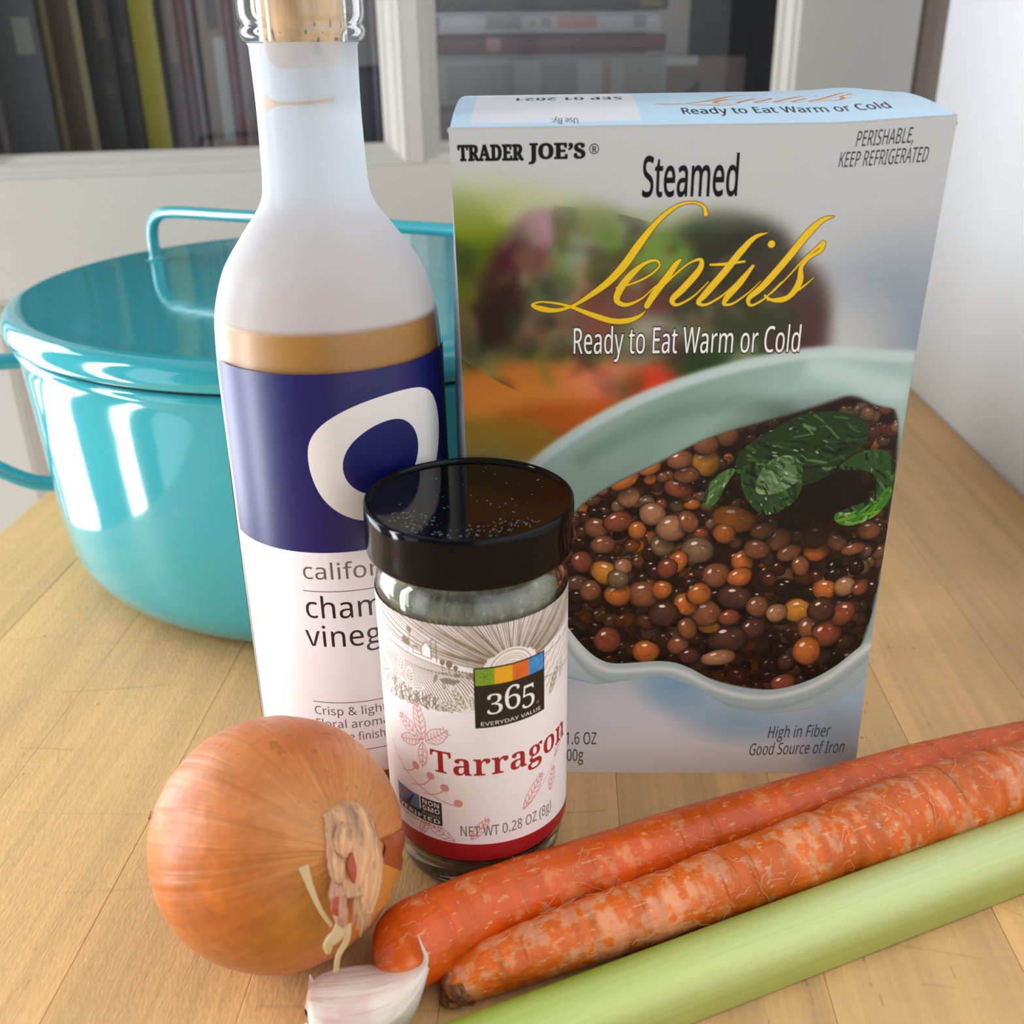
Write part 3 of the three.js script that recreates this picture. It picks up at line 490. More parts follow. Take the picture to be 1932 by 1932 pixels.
    // front of the bowl
    const rimTop = [[0, 1180], [120, 1200], [240, 1240], [300, 1360], [385, 1452], [470, 1450], [550, 1440], [620, 1452], [720, 1520], [850, 1552], [960, 1530], [1050, 1480], [1110, 1420], [1160, 1370]];
    poly(rimTop); g.lineTo(1160, 1500); g.lineTo(1090, 1570); g.lineTo(1000, 1610); g.lineTo(880, 1628); g.lineTo(760, 1600); g.lineTo(660, 1530); g.lineTo(560, 1488); g.lineTo(460, 1508); g.lineTo(370, 1520); g.lineTo(200, 1470); g.lineTo(0, 1400); g.closePath();
    q = g.createLinearGradient(0, 1400, 100, 1640); q.addColorStop(0, '#e6edea'); q.addColorStop(0.5, '#d9e4e0'); q.addColorStop(1, '#b2c8c6'); g.fillStyle = q; g.fill();
    g.save(); g.filter = 'blur(5px)'; g.strokeStyle = 'rgba(240,244,240,0.9)'; g.lineWidth = 16; poly(rimTop.map(([x, y]) => [x, y + 26])); g.stroke();
    g.strokeStyle = 'rgba(150,174,172,0.7)'; g.lineWidth = 10; poly(rimTop.map(([x, y]) => [x, y + 66])); g.stroke(); g.restore();
    g.save(); g.beginPath(); g.moveTo(0, 1420); g.lineTo(200, 1480); g.lineTo(370, 1524); g.lineTo(460, 1510); g.lineTo(560, 1492); g.lineTo(660, 1534); g.lineTo(760, 1604); g.lineTo(880, 1632); g.lineTo(1000, 1614); g.lineTo(1090, 1574); g.lineTo(1160, 1504); g.lineTo(1160, 1848); g.lineTo(0, 1848); g.closePath(); g.clip();
    q = g.createLinearGradient(0, 1480, 0, 1848); q.addColorStop(0, '#c6d2d6'); q.addColorStop(0.3, '#e4e1e4'); q.addColorStop(0.7, '#f3edee'); q.addColorStop(1, '#eae6e6'); g.fillStyle = q; g.fillRect(0, 1400, w, 448);  // print lightened here to make up for weaker light low on the carton
    rad(600, 1530, 120, '130,178,206', 0.9, 1.3, 0.5); rad(800, 1650, 110, '146,184,202', 0.85, 2.2, 0.15); rad(1080, 1640, 190, '138,172,184', 0.7, 1); rad(1140, 1760, 170, '150,170,176', 0.6); rad(1120, 1560, 90, '170,208,222', 0.7); g.restore();
    // lettering
    const mx = (x) => 15 + x * 10, my = (y) => 1845 - y * 10;
    fitText(g, 'TRADER', mx(0.4), my(177.2), 152, 33, 'serif', '#121212', { weight: 'bold', stroke: '#121212', strokeW: 3.2 });
    fitText(g, 'JOE\u2019S', mx(17.2), my(177.4), 130, 33, 'serif', '#121212', { weight: 'bold', stroke: '#121212', strokeW: 3.2 });
    g.strokeStyle = '#1a1a1a'; g.lineWidth = 1.8; g.beginPath(); g.arc(mx(32.1), my(179.4), 10.5, 0, 7); g.stroke(); fitText(g, 'R', mx(31.5), my(178.7), 12, 13, 'sans-serif', '#1a1a1a', { weight: 'bold' });
    fitText(g, 'Steamed', mx(43.3), my(168.7), 229, 88, 'sans-serif', '#060606', { stroke: '#060606', strokeW: 2.4 });
    fitText(g, 'PERISHABLE,', mx(92.0), my(179.0), 134, 33, 'sans-serif', '#1c1c1c', { skew: 0.08 });
    fitText(g, 'KEEP REFRIGERATED', mx(88.6), my(174.6), 207, 33, 'sans-serif', '#1c1c1c', { skew: 0.08 });
    fitText(g, 'Ready to Eat Warm or Cold', mx(27.3), my(131.0), 573, 66, 'sans-serif', '#f2efe8', { stroke: 'rgba(30,26,22,0.9)', strokeW: 5 });
    fitText(g, '1 LB 1.6 OZ', mx(19.4), my(10.5), 168, 45, 'sans-serif', '#262626');
    fitText(g, '500g', mx(25.3), my(4.2), 70, 45, 'sans-serif', '#262626');
    fitText(g, 'High in Fiber', mx(86.8), my(12.6), 188, 43, 'sans-serif', '#33363a', { skew: 0.12, rot: -0.03 });
    fitText(g, 'Good Source of Iron', mx(81.8), my(6.3), 288, 43, 'sans-serif', '#33363a', { skew: 0.12, rot: -0.03 });
    script(g, '#e6bd1c', 'rgba(60,44,10,0.5)');
  });
  // the handwritten word, stroke by stroke: x, y, width
  function script(g, color, edge) {
    const S = ['603,200,10 598,184,7 579,174,5 545,176,6 509,197,10 479,227,13 447,269,18 414,316,19 377,356,17 329,391,12 288,415,7 249,425,10 210,421,14 188,412,7 204,405,5 249,408,6 288,418,8 340,438,13 392,453,14 431,451,13 458,439,7 469,428,2',
      '396,371,4 441,359,5 481,338,5 499,318,5 492,307,6 467,311,8 430,341,16 403,379,18 398,402,14 417,413,10 455,400,5 492,367,3', '549,305,5 540,314,12 517,348,16 487,390,17 472,416,14', '493,386,3 541,337,5 575,311,5 598,306,8 598,324,14 559,374,17 533,403,13 542,414,8 580,397,5 619,359,3',
      '753,244,2 724,254,10 695,284,16 655,337,17 611,391,16 597,409,10 611,415,7 650,396,5 689,360,3', '621,318,5 654,317,7 703,311,5', '724,322,7 695,362,16 666,398,14 660,413,8 677,414,6 717,387,4 746,358,2', '907,209,2 882,216,10 854,241,17 804,307,17 750,373,16 719,403,11 725,417,7 753,405,5 797,361,3',
      '774,389,3 809,351,4 848,305,5 872,283,7 888,270,10 885,285,10 857,305,7 841,327,10 841,358,16 825,390,14 801,406,10 772,403,7 759,394,6', '766,405,4 813,396,5 849,374,5 875,351,2'];
    for (const pass of edge ? [1, 0] : [0]) {
      g.fillStyle = pass ? edge : color;
      for (const s of S) { const P = s.split(' ').map((q) => q.split(',').map(Number)), c = new THREE.CatmullRomCurve3(P.map(([x, y, wd]) => V(x, y, wd)), false, 'centripetal'); for (const p of c.getSpacedPoints(P.length * 24)) { g.beginPath(); g.arc(p.x, p.y, Math.max(1, p.z / 2) + (pass ? 1.6 : 0), 0, 7); g.fill(); } }
      g.beginPath(); g.arc(764, 271, 9 + (pass ? 1.6 : 0), 0, 7); g.fill();
    }
  }
  const topTex = canvasTex(1160, 520, (g, w, h) => {
    let q = g.createLinearGradient(0, 0, 0, h); q.addColorStop(0, '#b9d3e4'); q.addColorStop(1, '#bcd6e6'); g.fillStyle = q; g.fillRect(0, 0, w, h);
    g.fillStyle = '#dadcdd'; g.fillRect(46, 20, 400, 470);
    g.save(); g.translate(300, 462); g.rotate(Math.PI); fitText(g, 'Use By:', 0, 0, 64, 42, 'sans-serif', '#222'); g.restore();
    g.save(); g.translate(420, 180); g.rotate(Math.PI); fitText(g, 'SEP 01 2021', 0, 0, 280, 62, 'sans-serif', '#454a5c', { weight: 'bold' }); g.restore();
    fitText(g, 'Ready to Eat Warm or Cold', 545, 440, 500, 60, 'sans-serif', '#16181c', { stroke: '#16181c', strokeW: 1.5 });
    g.save(); g.translate(430, 60); g.scale(0.72, 0.62); g.translate(-100, 20); script(g, '#c9854a'); g.restore();
  });
  const coat = { roughness: 0.42, specularIntensity: 0.4 };
  const mF = M({ map: front, ...coat }), mT = M({ map: topTex, ...coat }), mS = M({ color: rgb(0.53, 0.65, 0.76), ...coat }), mIn = M({ color: rgb(0.42, 0.34, 0.26), roughness: 0.9 });
  const bow = (v) => 0.0016 * Math.sin(Math.PI * clamp(v));
  const topY = (u) => H + 0.0012 * smooth(0.75, 1, u);       // the right corner stands a little higher
  const fx = (u, v) => lerp(0, W, u) + (u > 0.5 ? -1 : 1) * bow(v) * Math.abs(2 * u - 1) ** 3 * 0.9;
  part('front_panel', gridGeo(24, 36, (u, v) => V(fx(u, v), v * topY(u), 0.0012 * Math.sin(Math.PI * u) * Math.sin(Math.PI * v))), mF, c);
  const sideG = (right) => gridGeo(6, 36, (u, v) => { const x = right ? lerp(fx(1, v), W + 0.0012, u) : lerp(-0.0012, fx(0, v), u); return V(x + (right ? 1 : -1) * 0.0028 * Math.sin(Math.PI * u) * Math.sin(Math.PI * v), v * (right ? topY(1) : H), right ? -D * u : -D * (1 - u)); });
  part('side_panel', sideG(true), mS, c); part('side_panel', sideG(false), mS, c);
  part('back_panel', gridGeo(8, 8, (u, v) => V(lerp(W + 0.0012, -0.0012, u), v * (H + 0.001), -D)), mS, c);
  part('bottom_panel', gridGeo(1, 1, (u, v) => V(lerp(0, W, u), 0.0004, -D * (1 - v))), mS, c);
  // top flap springs up towards the back, its outer corners cut back
  part('top_flap', gridGeo(40, 24, (u, v) => {
    const cut = 0.30 * smooth(0.90, 1, u) , vv = v * (1 - cut);
    const rise = 0.0052 * Math.sin(Math.PI * 0.5 * Math.min(1, vv * 1.25)) ** 0.8 * (1 - 0.25 * smooth(0.88, 1, u));
    return V(lerp(0.0004, W - 0.0008, u) + 0.0006 * (u < 0.5 ? 1 : -1) * vv, topY(u) - 0.0002 + rise, 0.0001 - D * vv);
  }), mT, c);
  part('inner_flap', box(W - 0.012, W + 0.0006, H - 0.0012, H - 0.0004, -D + 0.002, -0.001), mIn, c);
  part('inner_flap', box(-0.0004, 0.012, H - 0.0012, H - 0.0004, -D + 0.002, -0.001), mIn, c);
}

// ---------------------------------------------------------------- spice jar
const JX = -0.02142, JZ = -0.2184;
{
  const j = thing('spice_jar', 'glass spice jar of dried tarragon with a black screw lid', 'jar', [JX, T, JZ]);
  const R = 0.0236;
  const clear = M({ color: rgb(0.98, 0.99, 0.98), roughness: 0.0, transmission: 1, thickness: 0.002, ior: 1.45 });
  const out = spline([[0.0, 0.0012], [0.014, 0.0012], [0.0175, 0.0003], [0.0202, 0.0012], [0.0216, 0.0038], [0.0226, 0.0085], [0.0233, 0.0125], [R, 0.017], [R, 0.03], [R, 0.06], [R, 0.081], [R - 0.0001, 0.0835], [R - 0.0005, 0.0862], [R - 0.0014, 0.0888], [R - 0.003, 0.0906], [R - 0.0036, 0.0925]], 110);
  part('glass', lathe([...out, [0.0200, 0.097], [0.0185, 0.097], [0.0185, 0.0915], [0.0205, 0.0875], [0.0216, 0.083], [0.0217, 0.02], [0.0208, 0.012], [0.0175, 0.0075], [0, 0.0085]], 128), clear, j);
  const herbT = dataTex(512, 512, (u, v) => { const n = fbm(u * 60, v * 30, 3, 60, 30), s = vnoise(u * 200, v * 200, 200, 200); const k = (0.62 + 0.3 * n + (s > 0.86 ? 0.2 : 0)) * lerp(0.55, 1, smooth(0.55, 0.75, v)); return [196 * k, 198 * k, 168 * k]; });
  const herbB = dataTex(256, 256, (u, v) => grey(255 * vnoise(u * 60, v * 60, 60, 60)), false); herbB.repeat.set(3, 2);
  const herb = spline([[0, 0.0090], [0.016, 0.0080], [0.0200, 0.0120], [0.0213, 0.02], [0.0213, 0.05], [0.0213, 0.081], [0.0208, 0.0838], [0.0175, 0.0856], [0.01, 0.0858], [0, 0.0852]], 90);
  part('tarragon', lathe(herb.map(([r, y], i) => [r, y + (i > 60 ? 0.0006 * Math.sin(i * 2.1) : 0)]), 96), M({ map: herbT, bumpMap: herbB, bumpScale: 0.0003, roughness: 0.95 }), j);
  // lid: knurl-free black cap with a raised edge round a sunk disc
  const black = M({ color: rgb(0.003, 0.003, 0.0035), roughness: 0.08, specularIntensity: 0.35 });
  const LR = 0.0250;
  const lid = part('lid', lathe([[0.0205, 0.0925], [0.0246, 0.0925], ...spline([[LR - 0.0003, 0.0926], [LR, 0.0932], [LR, 0.098], [LR, 0.1042], [LR - 0.00015, 0.10475], [LR - 0.0006, 0.1050], [LR - 0.0011, 0.10485], [LR - 0.0014, 0.1044]], 60), [LR - 0.0017, 0.1041], [LR - 0.0022, 0.1040], [0.012, 0.1040], [0, 0.1040]], 140), black, j);
  // dust flecks lying on the lid
  const fl = [];
  for (let i = 0; i < 190; i++) { const near = i < 150, a = near ? rr(-1.1, 1.0) : rr(0, 6.28), r = near ? LR * (0.5 + 0.36 * Math.sqrt(rnd())) : LR * 0.85 * Math.sqrt(rnd()); const L = rr(0.00008, 0.00055); const g = new THREE.BoxGeometry(L, 0.00005, rr(0.00004, 0.00008)); g.rotateY(rr(0, 3.14)); g.translate(Math.sin(a) * r, 0.10406, Math.cos(a) * r); fl.push(g); }
  const fm = part('dust_flecks', merge(fl), M({ color: rgb(0.5, 0.5, 0.5), roughness: 0.8 }), lid); fm.userData.kind = 'stuff';
  // label
  const a0 = -118, a1 = 118, h0 = 0.0145, h1 = 0.0831, mmW = (a1 - a0) * DEG * 23.7, W = 2040, K = W / mmW, H = Math.round((h1 - h0) * 1000 * K);
  const X = (a) => ((a - a0) / (a1 - a0)) * W, Y = (mm) => H - (mm - h0 * 1000) * K, mm = (v) => v * K;
  const tex = canvasTex(W, H, (g) => {
    g.fillStyle = '#f5efee'; g.fillRect(0, 0, W, H);
    const edge = (a) => 59.6 - 0.00095 * Math.abs(a + 6) ** 1.9 * (a < -6 ? 0.9 : 0.45);
    const br = '#84705a', sx = X(27), sy = Y(70.2), sr = mm(5.4);
    // engraved landscape
    g.save(); g.beginPath(); g.moveTo(0, 0); g.lineTo(W, 0); for (let a = a1; a >= a0; a -= 3) g.lineTo(X(a), Y(edge(a) + 0.4 * Math.sin(a * 0.9))); g.closePath(); g.clip();
    g.fillStyle = '#efe8e4'; g.fillRect(0, 0, W, H);
    g.strokeStyle = br; g.lineCap = 'round';
    for (let i = 0; i < 92; i++) {                            // sun rays
      const t = Math.PI + (i / 91) * Math.PI * 1.02 - 0.05, c = Math.cos(t), s = Math.sin(t), far = W * 0.9, bend = c * Math.abs(c);
      for (let k = 0; k < 14; k++) { const r0 = lerp(sr * 1.25, far, (k / 14) ** 1.6), r1 = lerp(sr * 1.25, far, ((k + 1) / 14) ** 1.6); g.lineWidth = Math.min(10, 3.2 + r0 * 0.011) * (0.75 + 0.35 * Math.sin(i * 2.7)); const P = (r) => [sx + c * r + Math.sin(r * 0.01 + i) * 3, sy + s * r * 0.75 - Math.abs(bend) * r * 0.25 + Math.sin(r * 0.012 + i * 0.5) * 4]; const a = P(r0), b = P(r1); g.beginPath(); g.moveTo(...a); g.lineTo(...b); g.stroke(); }
    }
    g.fillStyle = '#f2ebe6'; g.beginPath(); g.arc(sx, sy, sr * 1.12, Math.PI, 0); g.lineTo(sx + sr * 1.12, sy + 90); g.lineTo(sx - sr * 1.12, sy + 90); g.fill();
    g.lineWidth = 4; g.beginPath(); g.arc(sx, sy, sr, Math.PI, 0); g.stroke(); g.lineWidth = 2; for (const f of [0.86, 0.74, 0.64, 0.5]) { g.beginPath(); g.arc(sx, sy + 8, sr * f, Math.PI * 1.1, Math.PI * 1.85); g.stroke(); }
    const hill = (pts, fill) => { g.beginPath(); g.moveTo(X(pts[0][0]), Y(pts[0][1])); for (let i = 1; i < pts.length; i++) g.lineTo(X(pts[i][0]), Y(pts[i][1])); g.lineTo(X(pts[pts.length - 1][0]), Y(45)); g.lineTo(X(pts[0][0]), Y(45)); g.closePath(); g.fillStyle = fill; g.fill(); g.lineWidth = 4; g.stroke(); };
    hill([[-118, 78], [-70, 75], [-45, 74], [-20, 72.6], [2, 70.6], [30, 69.8], [118, 74]], '#f1eae5');
    for (let i = 0; i < 60; i++) { const a = lerp(-100, 10, i / 59); g.lineWidth = 4.2; g.beginPath(); g.moveTo(X(a), Y(74.4 - Math.max(0, a + 45) * 0.075)); g.lineTo(X(a + 7), Y(70.8 - Math.max(0, a + 45) * 0.05)); g.stroke(); }
    hill([[-118, 72], [-50, 71], [-28, 70.6], [0, 69.6], [20, 66], [118, 60]], '#f1eae5');
    for (let i = 0; i < 34; i++) { const a = lerp(-60, 5, i / 33); g.lineWidth = 5; g.beginPath(); g.moveTo(X(a), Y(70.4)); g.quadraticCurveTo(X(a + 10), Y(68), X(a * 0.9 + 14), Y(61)); g.stroke(); }
    for (let i = 0; i < 34; i++) { const a = lerp(45, 100, i / 33), y = 70 - (i % 5) * 2.2; g.lineWidth = 4.4; g.beginPath(); g.moveTo(X(a), Y(y)); g.lineTo(X(a + 5), Y(y + 2.6)); g.stroke(); }
    // barn, silo, trees
    g.lineWidth = 5; g.strokeRect(X(-31), Y(76), X(-25) - X(-31), mm(1.9)); g.beginPath(); g.moveTo(X(-25), Y(74)); g.lineTo(X(-25), Y(76.3)); g.lineTo(X(-22), Y(78)); g.lineTo(X(-19), Y(76.3)); g.lineTo(X(-19), Y(73.6)); g.closePath(); g.fillStyle = '#f3ece8'; g.fill(); g.stroke(); g.beginPath(); g.moveTo(X(-19), Y(73.6)); g.lineTo(X(-19), Y(78.2)); g.arc(X(-17.4), Y(78.2), X(-17.4) - X(-19), Math.PI, 0); g.lineTo(X(-15.8), Y(73)); g.stroke();
    for (const [a, h, r] of [[-33, 80, 0.9], [-37, 76.6, 1], [-34.5, 76.4, 0.9], [-12.5, 73.2, 0.8], [-8.6, 72.8, 1], [-5, 72, 0.7]]) { g.fillStyle = br; g.beginPath(); g.ellipse(X(a), Y(h), mm(r * 0.8), mm(r), 0, 0, 7); g.fill(); g.fillRect(X(a) - 2, Y(h), 4, mm(2.6)); }
    // ploughman and cow
    g.fillStyle = '#8b7f70'; g.beginPath(); g.ellipse(X(-9.5), Y(68.2), mm(2.0), mm(0.8), 0.08, 0, 7); g.fill(); g.beginPath(); g.ellipse(X(-4.6), Y(68.3), mm(0.6), mm(0.45), 0.5, 0, 7); g.fill(); for (const a of [-13, -12, -7.6, -6.6]) g.fillRect(X(a), Y(68), 5, mm(2)); g.beginPath(); g.ellipse(X(-17), Y(68.6), mm(0.4), mm(1.3), 0.3, 0, 7); g.fill();
    const vein = (a, h, L, wd, rot, fill, line, n = 6) => { g.save(); g.translate(X(a), Y(h)); g.rotate(rot); g.fillStyle = fill; g.strokeStyle = line; g.lineWidth = 4.5; g.beginPath(); g.moveTo(0, 0); g.bezierCurveTo(mm(wd), -mm(L * 0.3), mm(wd * 0.8), -mm(L * 0.75), 0, -mm(L)); g.bezierCurveTo(-mm(wd * 0.8), -mm(L * 0.75), -mm(wd), -mm(L * 0.3), 0, 0); g.fill(); g.stroke(); g.beginPath(); g.moveTo(0, 0); g.lineTo(0, -mm(L)); for (let i = 1; i < n; i++) { const y = -mm(L * i / n); g.moveTo(0, y); g.lineTo(mm(wd * 0.5), y - mm(L * 0.12)); g.moveTo(0, y); g.lineTo(-mm(wd * 0.5), y - mm(L * 0.12)); } g.stroke(); g.restore(); };
    g.fillStyle = '#efe8e2'; g.beginPath(); g.moveTo(X(-118), Y(66)); g.lineTo(X(-40), Y(65.5)); g.lineTo(X(-6), Y(60.5)); g.lineTo(X(-6), Y(50)); g.lineTo(X(-118), Y(50)); g.fill();
    for (let i = 0; i < 420; i++) { const a = rr(-100, -8), top = lerp(66, 60.8, clamp((a + 60) / 54)), h = rr(edge(a) - 1, top); g.strokeStyle = rnd() < 0.6 ? br : '#a59a8a'; g.lineWidth = rr(2, 5); g.beginPath(); g.moveTo(X(a), Y(h)); g.quadraticCurveTo(X(a + rr(-1, 1)), Y(h + 1), X(a + rr(-3, 3)), Y(h + rr(0.8, 2))); g.stroke(); }
    for (let i = 0; i < 7; i++) { const a = -48 + i * 6, h = 61.8 - i * 0.25; g.strokeStyle = '#7d7263'; g.lineWidth = 5; g.beginPath(); g.moveTo(X(a), Y(h - 2.6)); g.lineTo(X(a), Y(h + 2.4)); for (let k = 0; k < 4; k++) { g.moveTo(X(a), Y(h - 1.6 + k)); g.lineTo(X(a + (k % 2 ? 2 : -2)), Y(h - 0.5 + k)); } g.stroke(); }
    vein(-43, 66.5, 5.5, 1.6, 0.25, '#b0a28f', '#f4ede6'); vein(-35, 64.5, 5.2, 1.6, 0.05, '#b0a28f', '#f4ede6'); vein(-34, 64.5, 4, 1.1, 1.4, '#a89b88', '#f4ede6');
    vein(0, 60.2, 7.6, 1.7, -0.45, '#a3977f', '#efe8dc'); vein(-2, 59.9, 6.4, 1.5, -1.15, '#a3977f', '#efe8dc'); vein(4, 60, 5, 1.2, -0.1, '#a3977f', '#efe8dc');
    vein(54, 58, 9, 1.9, 0.5, '#9f9382', '#efe8dc'); vein(66, 60, 7, 1.4, 0.2, '#b0a595', '#efe8dc'); vein(-78, 60, 8, 1.8, 0.3, '#b0a595', '#efe8dc');
    g.restore();
    // pink sprigs
    const pk = '#cf8a88', pf = 'rgba(247,236,235,0.9)';
    vein(-26, 49.5, 7.6, 3.0, 0.92, pf, pk, 7); vein(-28, 49.5, 11, 2.4, -0.12, pf, pk, 7); vein(-29, 49.5, 8.5, 2.6, -0.95, pf, pk, 6); vein(-30, 49.3, 7, 2.4, -1.9, pf, pk, 6); vein(-28, 49, 7.6, 1.9, 3.2, pf, pk, 4);
    g.strokeStyle = '#d58f8a'; g.lineWidth = 5; g.beginPath(); g.moveTo(X(-58), Y(44)); g.quadraticCurveTo(X(-45), Y(35), X(-8), Y(31.6)); for (const [a, h, b, k] of [[-47, 37.3, -34.5, 40.3], [-38, 34.6, -24, 38.8], [-30, 33.2, -15, 36.3]]) { g.moveTo(X(a), Y(h)); g.quadraticCurveTo(X(b - 4), Y(h + 0.6), X(b), Y(k)); } g.stroke();
    g.fillStyle = '#dd9a94'; for (const [a, h] of [[-34.5, 40.9], [-24, 39.4], [-15, 36.8], [-7, 32.6]]) { g.beginPath(); g.ellipse(X(a), Y(h), mm(1.15), mm(1.15), 0, 0, 7); g.fill(); }
    vein(33, 28, 10.5, 2.3, 0.62, pf, pk, 7); vein(55, 29, 7, 1.8, 0.25, pf, pk, 5); vein(60, 38, 7, 1.7, 0.6, pf, pk, 5); g.strokeStyle = pk; g.lineWidth = 3; g.beginPath(); g.moveTo(X(33), Y(28)); g.quadraticCurveTo(X(52), Y(33), X(75), Y(45)); g.stroke();
    vein(-10, 20.5, 9, 2.2, -1.1, pf, pk, 6); vein(0, 21.4, 8, 1.8, 0.6, pf, pk, 6); vein(-34, 19.5, 7, 1.8, 0.4, pf, pk, 6);
    // square badge
    const bx0 = X(4.8), bx1 = X(49.6), by0 = Y(72), by1 = Y(55.2), bw = bx1 - bx0;
    g.fillStyle = '#16130f'; g.fillRect(bx0, by0, bw, by1 - by0);
    ['#7fa32a', '#e8a712', '#df6a22', '#2f86cc'].forEach((c, i) => { g.fillStyle = c; const x = bx0 + mm(0.35) + i * (bw - mm(0.7)) / 4, wq = (bw - mm(0.7)) / 4; g.fillRect(x, by0 + mm(0.4), wq, mm(4.5)); g.save(); g.beginPath(); g.rect(x, by0 + mm(0.4), wq, mm(4.5)); g.clip(); g.globalAlpha = 0.35; g.strokeStyle = ['#466b10', '#ffd24a', '#a83c08', '#9fd0ff'][i]; g.lineWidth = 3.5; const cx = x + wq / 2, cy = by0 + mm(2.6);
      if (i === 0) for (let k = 0; k < 5; k++) { g.beginPath(); g.ellipse(cx + Math.cos(k * 1.257) * mm(1.1), cy + Math.sin(k * 1.257) * mm(1.1), mm(1), mm(0.55), k * 1.257, 0, 7); g.stroke(); }
      if (i === 1) for (let k = 1; k < 5; k++) { g.beginPath(); g.arc(cx, cy, mm(0.5 * k), 0, 7); g.stroke(); }
      if (i === 2) for (let k = 0; k < 5; k++) { g.beginPath(); g.moveTo(cx - mm(1.4), cy + mm(1.8)); g.lineTo(cx + mm(-1 + k * 0.8), cy - mm(1.8 - k * 0.3)); g.stroke(); }
      if (i === 3) for (let k = 0; k < 14; k++) { g.beginPath(); g.arc(x + rr(0, wq), by0 + mm(rr(0.5, 4.8)), mm(0.3), 0, 7); g.stroke(); }
      g.restore(); });
    fitText(g, '3', X(10.6), Y(58.9), X(22) - X(10.6), mm(5.6), 'serif', '#f8f5ef'); fitText(g, '6', X(21), Y(59.3), X(33) - X(21), mm(6.6), 'serif', '#f8f5ef'); fitText(g, '5', X(32), Y(58.2), X(43.2) - X(32), mm(6.4), 'serif', '#f8f5ef');
    g.strokeStyle = '#f8f5ef'; g.lineWidth = 1.6; g.beginPath(); g.arc(X(44.2), Y(58.4), 7, 0, 7); g.stroke();
    fitText(g, 'EVERYDAY VALUE', X(7.6), Y(55.8), X(46.8) - X(7.6), mm(1.05), 'sans-serif', '#f4f1ea');
    // name: slab letters
    fitText(g, 'Tarragon', X(-23.5), Y(41.3), X(74.5) - X(-23.5), mm(6.5), 'serif', '#a61f26', { weight: 'bold' });
    // badge with the tick
    const nx0 = X(-54), nx1 = X(-17.6), ny0 = Y(31.8); g.fillStyle = '#1d2735'; g.fillRect(X(-32.5), ny0, nx1 - X(-32.5), mm(7.2)); g.fillRect(nx0, Y(27.6), nx1 - nx0, mm(3.1)); g.fillStyle = '#5b79a6'; g.fillRect(nx0, ny0, X(-33.4) - nx0, mm(4.6));
    g.fillStyle = '#1d2735'; g.beginPath(); g.moveTo(X(-50), Y(30.6)); g.lineTo(X(-46), Y(27.4)); g.lineTo(X(-37), Y(31.6)); g.lineTo(X(-45), Y(24.6)); g.closePath(); g.fill(); g.fillStyle = '#c85a2a'; g.beginPath(); g.ellipse(X(-46), Y(30.4), mm(1.1), mm(0.7), 0.6, 0, 7); g.fill();
    const nw = X(-18.8) - X(-31.6);
    fitText(g, 'NON', X(-31.6), Y(29.8), nw, mm(1.5), 'sans-serif', '#e7e6e4', { weight: 'bold' }); fitText(g, 'GMO', X(-31.6), Y(27.9), nw, mm(1.5), 'sans-serif', '#e7e6e4', { weight: 'bold' }); fitText(g, 'Project', X(-31.6), Y(26.5), nw, mm(1.0), 'sans-serif', '#b6b6b6');
    fitText(g, 'VERIFIED', X(-53), Y(24.9), X(-18.6) - X(-53), mm(1.35), 'sans-serif', '#d9dccb', { weight: 'bold' }); fitText(g, 'nongmoproject.org', X(-54), Y(23.3), X(-17.6) - X(-54), mm(0.75), 'sans-serif', '#54504c');
    fitText(g, 'NET WT 0.28 OZ (8g)', X(-7), Y(22.5), X(56.6) - X(-7), mm(3.1), 'sans-serif', '#7c7672', { stroke: '#7c7672', strokeW: 1.2 });
    // red foot of the label
    g.fillStyle = '#a81d22'; g.beginPath(); g.moveTo(0, Y(17.8)); for (let a = a0; a <= a1; a += 4) g.lineTo(X(a), Y(19.9 - 0.00028 * (a + 10) ** 2)); g.lineTo(W, H); g.lineTo(0, H); g.fill();
  });
  part('label', wrapLabel(() => R + 0.00018, h0, h1, a0 * DEG, a1 * DEG, 110, 2), M({ map: tex, roughness: 0.4, side: THREE.DoubleSide }), j);
}

